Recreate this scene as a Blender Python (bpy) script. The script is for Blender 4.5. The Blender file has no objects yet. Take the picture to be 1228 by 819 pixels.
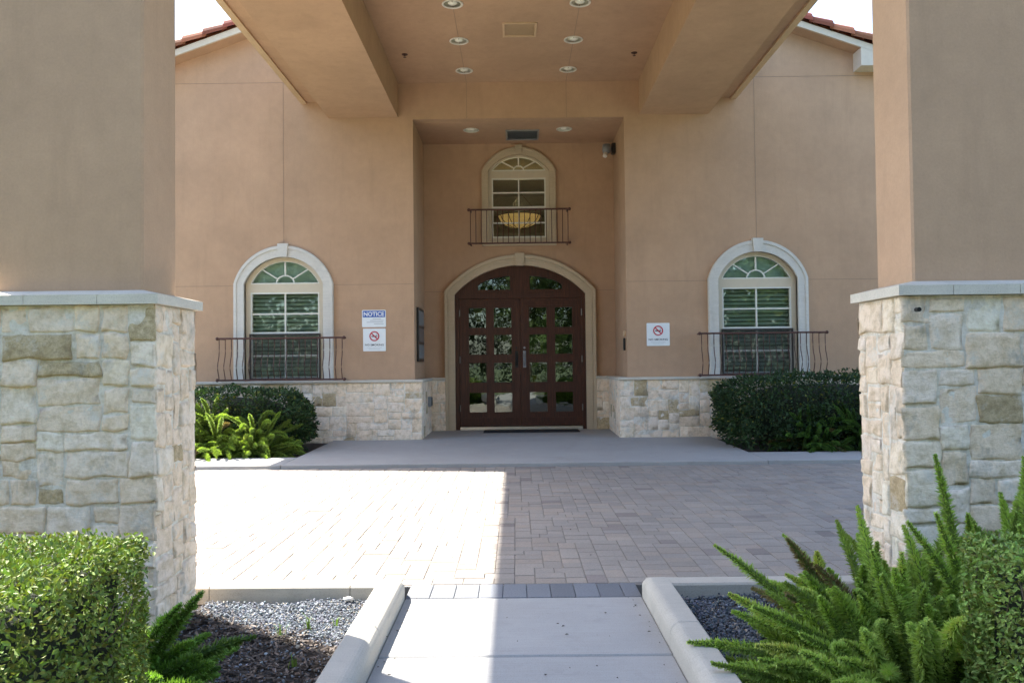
import bpy, math, random
import numpy as np
from mathutils import Vector, Matrix, noise
from mathutils.geometry import tessellate_polygon

random.seed(7)
rng = np.random.default_rng(7)
PI = math.pi
sc = bpy.context.scene
C = sc.collection

# ------------------------------------------------------------------ camera
cam = bpy.data.cameras.new('camera')
cam.sensor_width = 36.0
cam.lens = 29.32
cam.clip_start = 0.05
cam.clip_end = 2000
co = bpy.data.objects.new('camera', cam)
C.objects.link(co)
CAM = Vector((-0.05, 0.0, 1.4))
co.matrix_world = (Matrix.Translation(CAM) @ Matrix.Rotation(0.004, 4, 'Z')
                   @ Matrix.Rotation(PI / 2 + 0.0255, 4, 'X') @ Matrix.Rotation(-0.011, 4, 'Z'))
sc.camera = co

# ------------------------------------------------------------------ light
SUN_EL = math.radians(52.7)
SUN_AZ = Vector((-0.785, 0.6195, 0))
world = bpy.data.worlds.new('World')
sc.world = world
world.use_nodes = True
nt = world.node_tree
nt.nodes.clear()
out = nt.nodes.new('ShaderNodeOutputWorld')
bg = nt.nodes.new('ShaderNodeBackground')
sky = nt.nodes.new('ShaderNodeTexSky')
sky.sky_type = 'NISHITA'
sky.sun_disc = False
sky.sun_elevation = SUN_EL
sky.sun_rotation = math.atan2(SUN_AZ.x, SUN_AZ.y)
sky.dust_density = 1.6
bg.inputs['Strength'].default_value = 0.15
nt.links.new(sky.outputs[0], bg.inputs[0])
nt.links.new(bg.outputs[0], out.inputs[0])
sl = bpy.data.lights.new('sun', 'SUN')
sl.energy = 5.0
sl.angle = math.radians(0.53)
sl.color = (1.0, 0.95, 0.87)
so = bpy.data.objects.new('sun', sl)
C.objects.link(so)
tosun = Vector((SUN_AZ.x * math.cos(SUN_EL), SUN_AZ.y * math.cos(SUN_EL), math.sin(SUN_EL)))
so.rotation_euler = (-tosun).to_track_quat('-Z', 'Y').to_euler()
so.location = (-10, 10, 20)
sc.view_settings.view_transform = 'Standard'
sc.view_settings.look = 'None'
sc.view_settings.gamma = 1
sc.view_settings.use_curve_mapping = False
sc.view_settings.exposure = 2.08

# ------------------------------------------------------------------ helpers
class MB:
    """collects geometry with a colour per vertex, then links ONE mesh object"""
    def __init__(s):
        s.v = []; s.f = []; s.c = []; s.chunks = []; s.flat = []
    def add(s, vs, fs, col=(1, 1, 1)):
        b = len(s.v)
        s.v.extend([tuple(p) for p in vs]); s.c.extend([col] * len(vs))
        s.f.extend([tuple(i + b for i in f) for f in fs])
        return s
    def box(s, x0, x1, y0, y1, z0, z1, col=(1, 1, 1)):
        x0, x1 = min(x0, x1), max(x0, x1); y0, y1 = min(y0, y1), max(y0, y1); z0, z1 = min(z0, z1), max(z0, z1)
        s.flat += list(range(len(s.f), len(s.f) + 6))
        return s.add([(x0, y0, z0), (x1, y0, z0), (x1, y1, z0), (x0, y1, z0), (x0, y0, z1), (x1, y0, z1), (x1, y1, z1), (x0, y1, z1)],
              [(0, 3, 2, 1), (4, 5, 6, 7), (0, 1, 5, 4), (1, 2, 6, 5), (2, 3, 7, 6), (3, 0, 4, 7)], col)
    def cbox(s, x0, x1, y0, y1, z0, z1, b=0.008, col=(1, 1, 1)):
        """box with chamfered edges"""
        x0, x1 = min(x0, x1), max(x0, x1); y0, y1 = min(y0, y1), max(y0, y1); z0, z1 = min(z0, z1), max(z0, z1)
        lo = (x0, y0, z0); hi = (x1, y1, z1)
        vs = []; idx = {}
        for i in range(8):
            sg = [(i >> k) & 1 for k in range(3)]
            for a in range(3):
                p = [0, 0, 0]
                for k in range(3):
                    base = hi[k] if sg[k] else lo[k]
                    p[k] = base if k == a else base + (-b if sg[k] else b)
                idx[(i, a)] = len(vs); vs.append(p)
        fs = []
        for a in range(3):
            o1, o2 = [k for k in range(3) if k != a]
            for sd in (0, 1):
                cs = []
                for (p, q) in ((0, 0), (1, 0), (1, 1), (0, 1)):
                    i = (sd << a) | (p << o1) | (q << o2)
                    cs.append(idx[(i, a)])
                fs.append(cs)
        for a in range(3):
            o1, o2 = [k for k in range(3) if k != a]
            for p in (0, 1):
                for q in (0, 1):
                    i0 = (p << o1) | (q << o2); i1 = i0 | (1 << a)
                    fs.append((idx[(i0, o1)], idx[(i1, o1)], idx[(i1, o2)], idx[(i0, o2)]))
        for i in range(8):
            fs.append((idx[(i, 0)], idx[(i, 1)], idx[(i, 2)]))
        return s.add(vs, fs, col)
    def tube(s, pts, r, n=8, col=(1, 1, 1), cap=True):
        pts = [Vector(p) for p in pts]
        rs = r if isinstance(r, (list, tuple)) else [r] * len(pts)
        vs = []; fs = []
        for i, p in enumerate(pts):
            t = (pts[min(i + 1, len(pts) - 1)] - pts[max(i - 1, 0)]).normalized()
            a = t.cross(Vector((0, 0, 1)))
            if a.length < 0.05: a = t.cross(Vector((0, 1, 0)))
            a.normalize(); b = t.cross(a)
            for k in range(n):
                an = 2 * PI * k / n
                vs.append(p + (a * math.cos(an) + b * math.sin(an)) * rs[i])
        for i in range(len(pts) - 1):
            for k in range(n):
                k2 = (k + 1) % n
                fs.append((i * n + k, i * n + k2, (i + 1) * n + k2, (i + 1) * n + k))
        if cap:
            fs.append(tuple(range(n))); fs.append(tuple((len(pts) - 1) * n + k for k in range(n)))
        return s.add(vs, fs, col)
    def lathe(s, prof, c, n=24, axis='Z', col=(1, 1, 1)):
        """prof: list of (r, h) turned round the axis through c"""
        vs = []; fs = []
        for (r, h) in prof:
            for k in range(n):
                a = 2 * PI * k / n
                u, v = r * math.cos(a), r * math.sin(a)
                p = (u, v, h) if axis == 'Z' else ((u, h, v) if axis == 'Y' else (h, u, v))
                vs.append((c[0] + p[0], c[1] + p[1], c[2] + p[2]))
        for i in range(len(prof) - 1):
            for k in range(n):
                k2 = (k + 1) % n
                fs.append((i * n + k, i * n + k2, (i + 1) * n + k2, (i + 1) * n + k))
        return s.add(vs, fs, col)
    def plate(s, loops, w0, w1, mp, col=(1, 1, 1)):
        """flat plate with holes; loops in (u, v); mp maps (u, v, w) to a point"""
        tris = tessellate_polygon([[Vector((u, v, 0)) for (u, v) in l] for l in loops])
        flat = [p for l in loops for p in l]
        n = len(flat)
        vs = [mp(u, v, w0) for (u, v) in flat] + [mp(u, v, w1) for (u, v) in flat]
        fs = [tuple(t) for t in tris] + [(t[0] + n, t[2] + n, t[1] + n) for t in tris]
        b = 0
        for l in loops:
            m = len(l)
            for i in range(m):
                j = (i + 1) % m
                fs.append((b + i, b + j, b + j + n, b + i + n))
            b += m
        return s.add(vs, fs, col)
    def arr(s, V, F, Ccol):
        s.chunks.append((np.asarray(V, float), np.asarray(F, int), np.asarray(Ccol, float)))
        return s
    def build(s, name, mat, parent=None, smooth=False, origin=None):
        off = Vector((0, 0, 0))
        me = bpy.data.meshes.new(name)
        if s.chunks:
            V = [np.array(s.v).reshape(-1, 3)] if s.v else []
            CC = [np.array(s.c).reshape(-1, 3)] if s.v else []
            F = list(s.f); b = len(s.v)
            for (v, f, c) in s.chunks:
                V.append(v); CC.append(c); F.extend((f + b).tolist()); b += len(v)
            V = np.concatenate(V); CC = np.concatenate(CC)
        else:
            V = np.array(s.v).reshape(-1, 3); CC = np.array(s.c).reshape(-1, 3); F = s.f
        if parent is not None:
            off = ORG[parent.name]
        elif origin is not None:
            off = Vector(origin)
        else:
            off = Vector((float((V[:, 0].min() + V[:, 0].max()) / 2), float((V[:, 1].min() + V[:, 1].max()) / 2), float(V[:, 2].min())))
        me.from_pydata((V - np.array(off)).tolist(), [], F)
        ca = me.color_attributes.new('col', 'FLOAT_COLOR', 'POINT')
        ca.data.foreach_set('color', np.concatenate([CC, np.ones((len(CC), 1))], 1).astype(np.float32).ravel())
        if smooth:
            fl = set(s.flat); me.polygons.foreach_set('use_smooth', [i not in fl for i in range(len(me.polygons))])
        me.update()
        import bmesh
        if not s.chunks:
            bm = bmesh.new(); bm.from_mesh(me)
            bmesh.ops.recalc_face_normals(bm, faces=bm.faces)
            bm.to_mesh(me); bm.free()
        me.materials.append(mat)
        o = bpy.data.objects.new(name, me)
        C.objects.link(o)
        if parent is not None:
            o.parent = parent
        else:
            o.location = off
        ORG[o.name] = off
        return o

ORG = {}
def XZ(u, v, w): return (u, w, v)
def XY(u, v, w): return (u, v, w)
def YZ(u, v, w): return (w, u, v)
def rect(u0, u1, v0, v1): return [(u0, v0), (u1, v0), (u1, v1), (u0, v1)]

def thing(name, label, cat, loc, group=None):
    o = bpy.data.objects.new(name, None)
    C.objects.link(o); o.location = loc; o.empty_display_size = 0.2
    ORG[o.name] = Vector(loc)
    return tag(o, label, cat, group)
def tag(o, label, cat=None, group=None):
    o['label'] = label
    if cat: o['category'] = cat
    if group: o['group'] = group
    return o
def struct(o):
    o['kind'] = 'structure'; return o
def stuff(o, label, cat):
    o['kind'] = 'stuff'; return tag(o, label, cat)
def copy_thing(root, loc, label, group=None):
    r = root.copy(); C.objects.link(r); r.location = loc; r['label'] = label
    ORG[r.name] = Vector(loc)
    if group: r['group'] = group
    for ch in list(root.children):
        c = ch.copy(); C.objects.link(c); c.parent = r
        for g in list(ch.children):
            d = g.copy(); C.objects.link(d); d.parent = c
    return r

# ------------------------------------------------------------------ materials
class N:
    def __init__(s, name):
        s.m = bpy.data.materials.new(name); s.m.use_nodes = True
        s.t = s.m.node_tree; s.p = s.t.nodes['Principled BSDF']; s.o = s.t.nodes['Material Output']
        s.tc = s.t.nodes.new('ShaderNodeTexCoord')
        s.bumpn = None
    def node(s, t, **kw):
        n = s.t.nodes.new(t)
        for k, v in kw.items():
            if k in n.inputs: n.inputs[k].default_value = v
            else: setattr(n, k, v)
        return n
    def link(s, a, b): s.t.links.new(a, b)
    def noise(s, scale, detail=4, rough=0.6, vec=None, stretch=None):
        n = s.node('ShaderNodeTexNoise', Scale=scale, Detail=detail, Roughness=rough)
        src = vec or s.tc.outputs['Object']
        if stretch:
            mp = s.node('ShaderNodeMapping'); mp.inputs['Scale'].default_value = stretch
            s.link(src, mp.inputs[0]); src = mp.outputs[0]
        s.link(src, n.inputs['Vector'])
        return n.outputs['Fac']
    def ramp(s, fac, stops):
        r = s.node('ShaderNodeValToRGB')
        e = r.color_ramp.elements
        while len(e) < len(stops): e.new(0.5)
        for el, (p, c) in zip(e, stops):
            el.position = p; el.color = (*c, 1) if len(c) == 3 else c
        s.link(fac, r.inputs[0]); return r.outputs[0]
    def mix(s, fac, a, b, mode='MIX'):
        n = s.node('ShaderNodeMix', data_type='RGBA', blend_type=mode)
        for sock, val in ((n.inputs[0], fac), (n.inputs[6], a), (n.inputs[7], b)):
            if hasattr(val, 'node'): s.link(val, sock)
            else: sock.default_value = val if not isinstance(val, tuple) or len(val) == 4 else (*val, 1)
        return n.outputs[2]
    def attr(s):
        n = s.node('ShaderNodeAttribute'); n.attribute_name = 'col'; return n.outputs['Color']
    def color(s, x):
        if hasattr(x, 'node'): s.link(x, s.p.inputs['Base Color'])
        else: s.p.inputs['Base Color'].default_value = (*x, 1)
        return s
    def bump(s, h, strength=0.3, dist=0.01):
        b = s.node('ShaderNodeBump', Strength=strength, Distance=dist)
        s.link(h, b.inputs['Height'])
        if s.bumpn: s.link(s.bumpn, b.inputs['Normal'])
        s.bumpn = b.outputs[0]; s.link(s.bumpn, s.p.inputs['Normal']); return s
    def set(s, **kw):
        for k, v in kw.items(): s.p.inputs[k.replace('_', ' ')].default_value = v
        return s

def m_stucco(name, col, k=0.10):
    n = N(name)
    a = n.noise(0.9, 5, 0.65); b = n.noise(9, 4, 0.6); st = n.noise(2.2, 4, 0.7, stretch=(3.0, 3.0, 0.35))
    d = tuple(c * (1 - k * 1.6) for c in col); l = tuple(min(1, c * (1 + k)) for c in col)
    c1 = n.ramp(a, [(0.32, d), (0.68, l)])
    c2 = n.mix(0.28, c1, n.ramp(b, [(0.3, tuple(c * 0.88 for c in col)), (0.7, l)]))
    c3 = n.mix(n.ramp(st, [(0.52, (0, 0, 0)), (0.78, (0.45, 0.45, 0.45))]), c2, tuple(c * 0.78 for c in col))
    c3 = n.mix(1.0, c3, n.ramp(n.noise(70, 4, 0.75), [(0.3, (0.93, 0.93, 0.92)), (0.65, (1.03, 1.03, 1.03))]), 'MULTIPLY')
    n.color(c3).set(Roughness=0.92)
    n.bump(n.noise(26, 5, 0.6), 0.35, 0.006); n.bump(n.noise(140, 3, 0.6), 0.35, 0.0025)
    return n.m
def m_stone(name):
    n = N(name)
    a = n.attr()
    sp = n.noise(14, 6, 0.7); big = n.noise(3.2, 5, 0.7, stretch=(1.2, 1.2, 0.7)); v = n.noise(60, 4, 0.7)
    c = n.mix(1.0, a, n.ramp(sp, [(0.36, (0.84, 0.79, 0.68)), (0.56, (1.10, 1.09, 1.08))]), 'MULTIPLY')
    c = n.mix(1.0, c, n.ramp(v, [(0.3, (0.90, 0.90, 0.88)), (0.6, (1.04, 1.04, 1.04))]), 'MULTIPLY')
    # ochre iron stains and grey lichen with their own shapes
    och = n.ramp(n.noise(6, 7, 0.8), [(0.56, (0, 0, 0)), (0.72, (0.45, 0.45, 0.45))])
    c = n.mix(och, c, (0.58, 0.44, 0.25))
    sep = n.node('ShaderNodeSeparateColor'); n.link(a, sep.inputs[0])
    tanm = n.ramp(sep.outputs[2], [(0.35, (1, 1, 1)), (0.42, (0, 0, 0))])
    brn = n.ramp(n.noise(26, 7, 0.85), [(0.42, (0, 0, 0)), (0.62, (0.9, 0.9, 0.9))])
    c = n.mix(n.mix(1.0, tanm, brn, 'MULTIPLY'), c, (0.36, 0.26, 0.14))
    smear = n.ramp(n.noise(4.5, 6, 0.75), [(0.54, (0, 0, 0)), (0.66, (0.6, 0.6, 0.6))])
    c = n.mix(smear, c, (0.76, 0.71, 0.62))
    gr = n.ramp(big, [(0.57, (0, 0, 0)), (0.70, (0.55, 0.55, 0.55))])
    c = n.mix(gr, c, (0.22, 0.215, 0.18))
    n.color(c).set(Roughness=0.93)
    n.bump(n.noise(30, 9, 0.8), 0.75, 0.018); n.bump(n.noise(9, 8, 0.8, stretch=(1.0, 1.0, 3.0)), 0.5, 0.02); n.bump(n.noise(130, 4, 0.75), 0.5, 0.004)
    return n.m
def m_concrete(name, col, k=0.12, rough=0.9, scale=1.0):
    n = N(name)
    c = n.ramp(n.noise(1.3 * scale, 6, 0.7), [(0.3, tuple(x * (1 - k) for x in col)), (0.7, tuple(x * (1 + k) for x in col))])
    sp = n.ramp(n.noise(160, 3, 0.7), [(0.28, (0.72, 0.72, 0.72)), (0.5, (1, 1, 1))])
    c = n.mix(1.0, c, sp, 'MULTIPLY')
    c = n.mix(n.ramp(n.noise(5, 6, 0.75), [(0.56, (0, 0, 0)), (0.74, (0.4, 0.4, 0.4))]), c, tuple(x * 0.62 for x in col))
    c = n.mix(n.ramp(n.noise(1.7, 7, 0.8, stretch=(1, 0.6, 1)), [(0.55, (0, 0, 0)), (0.7, (0.35, 0.35, 0.35))]), c, tuple(min(1, x * y) for x, y in zip(col, (0.80, 0.74, 0.66))))
    br = n.noise(60, 2, 0.5, stretch=(0.06, 3.0, 1.0))
    c = n.mix(1.0, c, n.ramp(br, [(0.3, (0.94, 0.94, 0.94)), (0.7, (1.03, 1.03, 1.03))]), 'MULTIPLY')
    n.color(c).set(Roughness=rough)
    n.bump(n.noise(220, 3, 0.6), 0.25, 0.002); n.bump(n.noise(9, 4, 0.6), 0.2, 0.006)
    return n.m
def m_paver(name):
    n = N(name)
    c = n.mix(1.0, n.attr(), n.ramp(n.noise(90, 4, 0.7), [(0.3, (0.78, 0.78, 0.78)), (0.65, (1.08, 1.08, 1.08))]), 'MULTIPLY')
    c = n.mix(1.0, c, n.ramp(n.noise(0.8, 5, 0.65), [(0.3, (0.86, 0.86, 0.87)), (0.7, (1.06, 1.05, 1.04))]), 'MULTIPLY')
    n.color(c).set(Roughness=0.88)
    n.bump(n.noise(150, 4, 0.7), 0.35, 0.003)
    return n.m
def m_plain(name, col, rough=0.5, metal=0.0, var=0.08, scale=12, bump=0.0):
    n = N(name)
    c = n.ramp(n.noise(scale, 5, 0.65), [(0.3, tuple(x * (1 - var) for x in col)), (0.7, tuple(min(1, x * (1 + var)) for x in col))])
    n.color(c).set(Roughness=rough, Metallic=metal)
    if bump: n.bump(n.noise(scale * 6, 4, 0.6), bump, 0.003)
    return n.m
def m_wood(name):
    n = N(name)
    g = n.noise(3, 7, 0.7, stretch=(22, 22, 1.0))
    c = n.ramp(g, [(0.3, (0.030, 0.0105, 0.007)), (0.52, (0.066, 0.022, 0.012)), (0.75, (0.125, 0.043, 0.019))])
    n.color(c).set(Roughness=0.42)
    n.p.inputs['Specular IOR Level'].default_value = 0.3
    n.bump(g, 0.15, 0.003)
    return n.m
def m_attr_leaf(name, rough=0.5, trans=0.3):
    n = N(name)
    a = n.attr()
    n.color(a).set(Roughness=rough)
    n.p.inputs['Specular IOR Level'].default_value = 0.35
    tr = n.node('ShaderNodeBsdfTranslucent')
    tc = n.mix(1.0, a, (1.15, 1.2, 0.55), 'MULTIPLY')
    n.link(tc, tr.inputs[0])
    mx = n.node('ShaderNodeMixShader'); mx.inputs[0].default_value = trans
    n.link(n.p.outputs[0], mx.inputs[1]); n.link(tr.outputs[0], mx.inputs[2])
    n.link(mx.outputs[0], n.o.inputs[0])
    return n.m
def m_attr(name, rough=0.8):
    n = N(name); n.color(n.mix(1.0, n.attr(), n.ramp(n.noise(60, 4, 0.7), [(0.3, (0.75, 0.75, 0.75)), (0.7, (1.1, 1.1, 1.1))]), 'MULTIPLY')).set(Roughness=rough)
    return n.m
def m_glass(name, tint, wavy=0.0, scale=30, base=0.06):
    """clear pane: mirror by angle over a tinted see-through"""
    n = N(name)
    tr = n.node('ShaderNodeBsdfTransparent'); tr.inputs[0].default_value = (*tint, 1)
    gl = n.node('ShaderNodeBsdfGlossy'); gl.inputs['Roughness'].default_value = 0.02; gl.inputs[0].default_value = (0.92, 1.0, 0.95, 1)
    fr = n.node('ShaderNodeFresnel'); fr.inputs[0].default_value = 1.6
    ad = n.node('ShaderNodeMath', operation='ADD'); ad.inputs[1].default_value = base; n.link(fr.outputs[0], ad.inputs[0])
    h = n.noise(scale if wavy else 2.0, 1, 0.5)
    b = n.node('ShaderNodeBump', Strength=wavy if wavy else 0.02, Distance=0.01)
    n.link(h, b.inputs['Height']); n.link(b.outputs[0], gl.inputs['Normal'])
    mx = n.node('ShaderNodeMixShader')
    n.link(ad.outputs[0], mx.inputs[0]); n.link(tr.outputs[0], mx.inputs[1]); n.link(gl.outputs[0], mx.inputs[2])
    n.link(mx.outputs[0], n.o.inputs[0])
    return n.m
def m_soil(name, a, b, scale=18):
    n = N(name)
    n.color(n.ramp(n.noise(scale, 7, 0.75), [(0.3, a), (0.7, b)])).set(Roughness=0.97)
    n.bump(n.noise(scale * 2, 7, 0.75), 0.8, 0.03)
    return n.m
def m_emit(name, col, st):
    n = N(name)
    n.color(col)
    c = n.ramp(n.noise(6, 5, 0.7), [(0.3, tuple(x * 0.6 for x in col)), (0.7, col)])
    n.link(c, n.p.inputs['Emission Color']); n.p.inputs['Emission Strength'].default_value = st
    return n.m

STUCCO = m_stucco('stucco', (0.495, 0.32, 0.203))
STUCCO_LIGHT = m_stucco('stucco_pale_lit', (0.60, 0.43, 0.27), 0.06)  # paler stucco; on the canopy fascia it paints in bounced sunlight
JOINT = m_plain('stucco_joint', (0.31, 0.215, 0.15), 0.9)
STONE = m_stone('limestone')
CAST = m_concrete('cast_stone', (0.66, 0.63, 0.57), 0.06, 0.85)
CASTD = m_concrete('cast_stone_tan', (0.56, 0.45, 0.31), 0.06, 0.85)
CAPM = m_concrete('cap_stone', (0.62, 0.57, 0.48), 0.08, 0.85, 3)
CONC = m_concrete('concrete', (0.355, 0.345, 0.325), 0.08)
KERB = m_concrete('kerb_concrete', (0.45, 0.415, 0.35), 0.08, 0.9, 2)
PAVER = m_paver('pavers')
EAVE = m_plain('eave_paint', (0.60, 0.53, 0.43), 0.6, 0, 0.05)
WHITE = m_plain('white_paint', (0.72, 0.68, 0.60), 0.5, 0, 0.04)
VINYL = m_plain('window_vinyl', (0.72, 0.70, 0.62), 0.4, 0, 0.03)
VINYLT = m_plain('window_frame_tan', (0.62, 0.53, 0.39), 0.5, 0, 0.03)
BRONZE = m_plain('dark_bronze', (0.045, 0.035, 0.03), 0.5, 0.3, 0.2)
IRON = m_plain('rust_brown_iron', (0.095, 0.042, 0.032), 0.6, 0.2, 0.3, 30, 0.2)
BLACK = m_plain('black_metal', (0.02, 0.02, 0.022), 0.35, 0.4, 0.2)
CHROME = m_plain('satin_metal', (0.62, 0.60, 0.55), 0.28, 0.9, 0.05)
HINGE = m_plain('hinge_metal', (0.22, 0.20, 0.18), 0.4, 0.8)
GREYM = m_plain('grey_metal', (0.25, 0.26, 0.27), 0.5, 0.2, 0.1)
WOOD = m_wood('mahogany')
TERRA = m_attr('terracotta', 0.85)
GLASS = m_glass('window_glass', (0.82, 0.89, 0.85), 0, 2, 0.01)
DGLASS = m_glass('leaded_door_glass', (0.30, 0.34, 0.32), 0.06, 8, 0.05)
BLIND = m_plain('blind_slats', (0.72, 0.73, 0.68), 0.6)
FANBLIND = m_plain('arch_shade', (0.80, 0.84, 0.80), 0.7)
SCREEN = m_plain('insect_screen', (0.05, 0.045, 0.045), 0.7, 0, 0.15, 60)
ROOM = m_plain('room_plaster', (0.24, 0.24, 0.18), 0.9)
MAT = m_plain('rubber_mat', (0.012, 0.013, 0.016), 0.8, 0, 0.3, 60, 0.4)
LEAF = m_attr_leaf('leaves', 0.6, 0.16)
FERN = m_attr_leaf('fern_needles', 0.6, 0.3)
TWIG = m_plain('twigs', (0.10, 0.075, 0.05), 0.9, 0, 0.3, 25)
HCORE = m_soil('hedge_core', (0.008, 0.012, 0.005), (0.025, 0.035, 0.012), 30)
GRAVEL = m_attr('gravel', 0.75)
SOIL = m_soil('soil', (0.02, 0.015, 0.012), (0.075, 0.058, 0.045))
LAWN = m_soil('lawn', (0.05, 0.075, 0.025), (0.11, 0.13, 0.05), 3)
ASPH = m_concrete('asphalt', (0.06, 0.06, 0.06), 0.15)
BARK = m_plain('bark', (0.12, 0.09, 0.065), 0.95, 0, 0.35, 14, 0.8)
SIGNW = m_plain('sign_white', (0.80, 0.83, 0.84), 0.4, 0, 0.02)
SIGNB = m_plain('sign_blue', (0.025, 0.10, 0.42), 0.4, 0, 0.03)
SIGNR = m_plain('sign_red', (0.50, 0.02, 0.05), 0.4, 0, 0.03)
SIGNK = m_plain('sign_black', (0.02, 0.02, 0.025), 0.4, 0, 0.03)
SIGNG = m_plain('sign_grey_print', (0.42, 0.44, 0.47), 0.5, 0, 0.03)
LAMP = m_emit('lamp_alabaster', (1.0, 0.56, 0.18), 0.11)
BULB = m_plain('bulb_glass', (0.85, 0.84, 0.74), 0.25, 0, 0.02)

AX = 0.05          # axis of the building
YF = 14.70         # stucco face of the two wings
YB = 16.40         # back wall of the entrance alcove
ALX0, ALX1 = -1.83, 1.92
ZAL = 5.73         # alcove ceiling
ZC = 6.38          # canopy ceiling
WX = 4.18          # wing window offset

def arc_loop(xc, hw, z0, spring, rise, n=28):
    R = (hw * hw + rise * rise) / (2 * rise); zc = spring + rise - R
    a0 = math.atan2(spring - zc, hw)
    pts = [(xc - hw, z0), (xc + hw, z0)]
    for i in range(n + 1):
        a = a0 + (PI - 2 * a0) * i / n
        pts.append((xc + R * math.cos(a), zc + R * math.sin(a)))
    return pts

# ------------------------------------------------------------------ ground
struct(MB().add([(-600, -600, -0.16), (600, -600, -0.16), (600, 900, -0.16), (-600, 900, -0.16)], [(0, 1, 2, 3)]).build('ground', LAWN))
struct(MB().add([(-60, -9.5, -0.150), (60, -9.5, -0.150), (60, -4, -0.150), (-60, -4, -0.150)], [(0, 1, 2, 3)]).build('road', ASPH))

def paver_field(mb, x0, x1, y0, y1, u=0.066):
    nx = int((x1 - x0) / u); ny = int((y1 - y0) / u)
    sky_ = [0] * nx
    r = random.Random(5)
    while True:
        m = min(sky_)
        if m >= ny: break
        i = sky_.index(m); j = i
        while j < nx and sky_[j] == m: j += 1
        run = j - i
        opts = [w for w in (2, 3) if w <= run and run - w != 1] or [run]
        w = r.choice(opts)
        d = r.choice((2, 2, 2, 2, 3)) if w == 3 else r.choice((2, 2, 3))
        if ny - m - d == 1: d = 2 if d == 3 else 3
        d = min(d, ny - m)
        for k in range(i, i + w): sky_[k] = m + d
        xa, xb = x0 + i * u, x0 + (i + w) * u; ya, yb = y0 + m * u, y0 + (m + d) * u
        g = 0.0018; b = 0.003; zt = r.gauss(0, 0.0012)
        t = r.random(); l = r.gauss(1, 0.05)
        if t < 0.58: c = (0.295, 0.260, 0.222)
        elif t < 0.8: c = (0.310, 0.262, 0.215)
        elif t < 0.965: c = (0.272, 0.243, 0.212)
        else: c = (0.225, 0.19, 0.168)
        c = tuple(x * l for x in c)
        vs = [(xa + g, ya + g, -0.02), (xb - g, ya + g, -0.02), (xb - g, yb - g, -0.02), (xa + g, yb - g, -0.02),
              (xa + g, ya + g, zt - 0.004), (xb - g, ya + g, zt - 0.004), (xb - g, yb - g, zt - 0.004), (xa + g, yb - g, zt - 0.004),
              (xa + g + b, ya + g + b, zt), (xb - g - b, ya + g + b, zt), (xb - g - b, yb - g - b, zt), (xa + g + b, yb - g - b, zt)]
        fs = [(8, 9, 10, 11)]
        for p in range(4):
            q = (p + 1) % 4
            fs += [(p, q, q + 4, p + 4), (p + 4, q + 4, q + 8, p + 8)]
        mb.add(vs, fs, c)
mb = MB()
mb.box(-14, 14, 5.3, 11.30, -0.14, -0.005, (0.22, 0.20, 0.175))
paver_field(mb, -7.0, 7.0, 5.332, 11.28)
struct(mb.build('driveway', PAVER))
mb = MB()
for i in range(10):
    w = 1.42 / 9.7
    x = -0.728 + i * w
    xe = min(x + w, 0.692)
    l = random.gauss(1, 0.1)
    mb.cbox(x + 0.0015, xe - 0.0015, 5.025, 5.327, -0.1, random.gauss(0, 0.001), 0.004, (0.175 * l, 0.185 * l, 0.20 * l))
struct(mb.build('paver_border', PAVER))

# walk between the kerbs: two concrete flags with a joint
mb = MB()
mb.cbox(-0.728, 0.692, 4.04, 5.02, -0.14, -0.002, 0.008)
mb.cbox(-0.728, 0.692, 2.52, 4.025, -0.14, -0.003, 0.008)
mb.cbox(-0.728, 0.692, 1.0, 2.505, -0.14, -0.002, 0.008)
mb.cbox(-0.728, 0.692, -4.0, 0.985, -0.14, -0.002, 0.008)
struct(mb.build('sidewalk', CONC))
struct(MB().box(-0.72, 0.685, -3.9, 5.33, -0.15, -0.02).build('sidewalk_bed', SOIL))

def kerb(side):
    xi = 0.692 if side > 0 else -0.728
    w = 0.15 * side
    mb = MB()
    segs = [(-3.0, 1.1), (1.104, 2.6), (2.604, 4.12), (4.124, 5.13)]
    for (a, b) in segs:
        prof = [(xi, -0.15), (xi, 0.062)]
        for k in range(7):
            t = PI / 2 * k / 6
            prof.append((xi + side * 0.055 * (1 - math.cos(t)), 0.065 + 0.06 * math.sin(t)))
        prof += [(xi + w - side * 0.012, 0.125), (xi + w, 0.113), (xi + w, -0.15)]
        ys = [a, a + 0.006, b - 0.006, b]
        if b > 5: ys = [a, a + 0.006, 4.90, 4.97, 5.03, 5.075, 5.105, 5.125, 5.13]
        vs = []; n = len(prof)
        for y in ys:
            for (x, z) in prof:
                zz = z; xx = x
                if y in (a,) or (y == b and b < 5):
                    zz = z - 0.004 if z > 0 else z
                if b > 5 and y > 4.9:
                    t = (y - 4.9) / 0.23
                    if z > 0.0: zz = z - (z - 0.02) * 0.62 * t ** 2.6
                    xx = x + (xi + w / 2 + side * 0.03 - x) * (0.25 * t ** 5)
                vs.append((xx, y, zz))
        fs = []
        for i in range(len(ys) - 1):
            for k in range(n - 1):
                fs.append((i * n + k, i * n + k + 1, (i + 1) * n + k + 1, (i + 1) * n + k))
        fs += [tuple(range(n)), tuple((len(ys) - 1) * n + k for k in range(n))]
        mb.add(vs, fs)
    return struct(mb.build('kerb', KERB, smooth=False))
kerb(-1); kerb(1)
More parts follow.
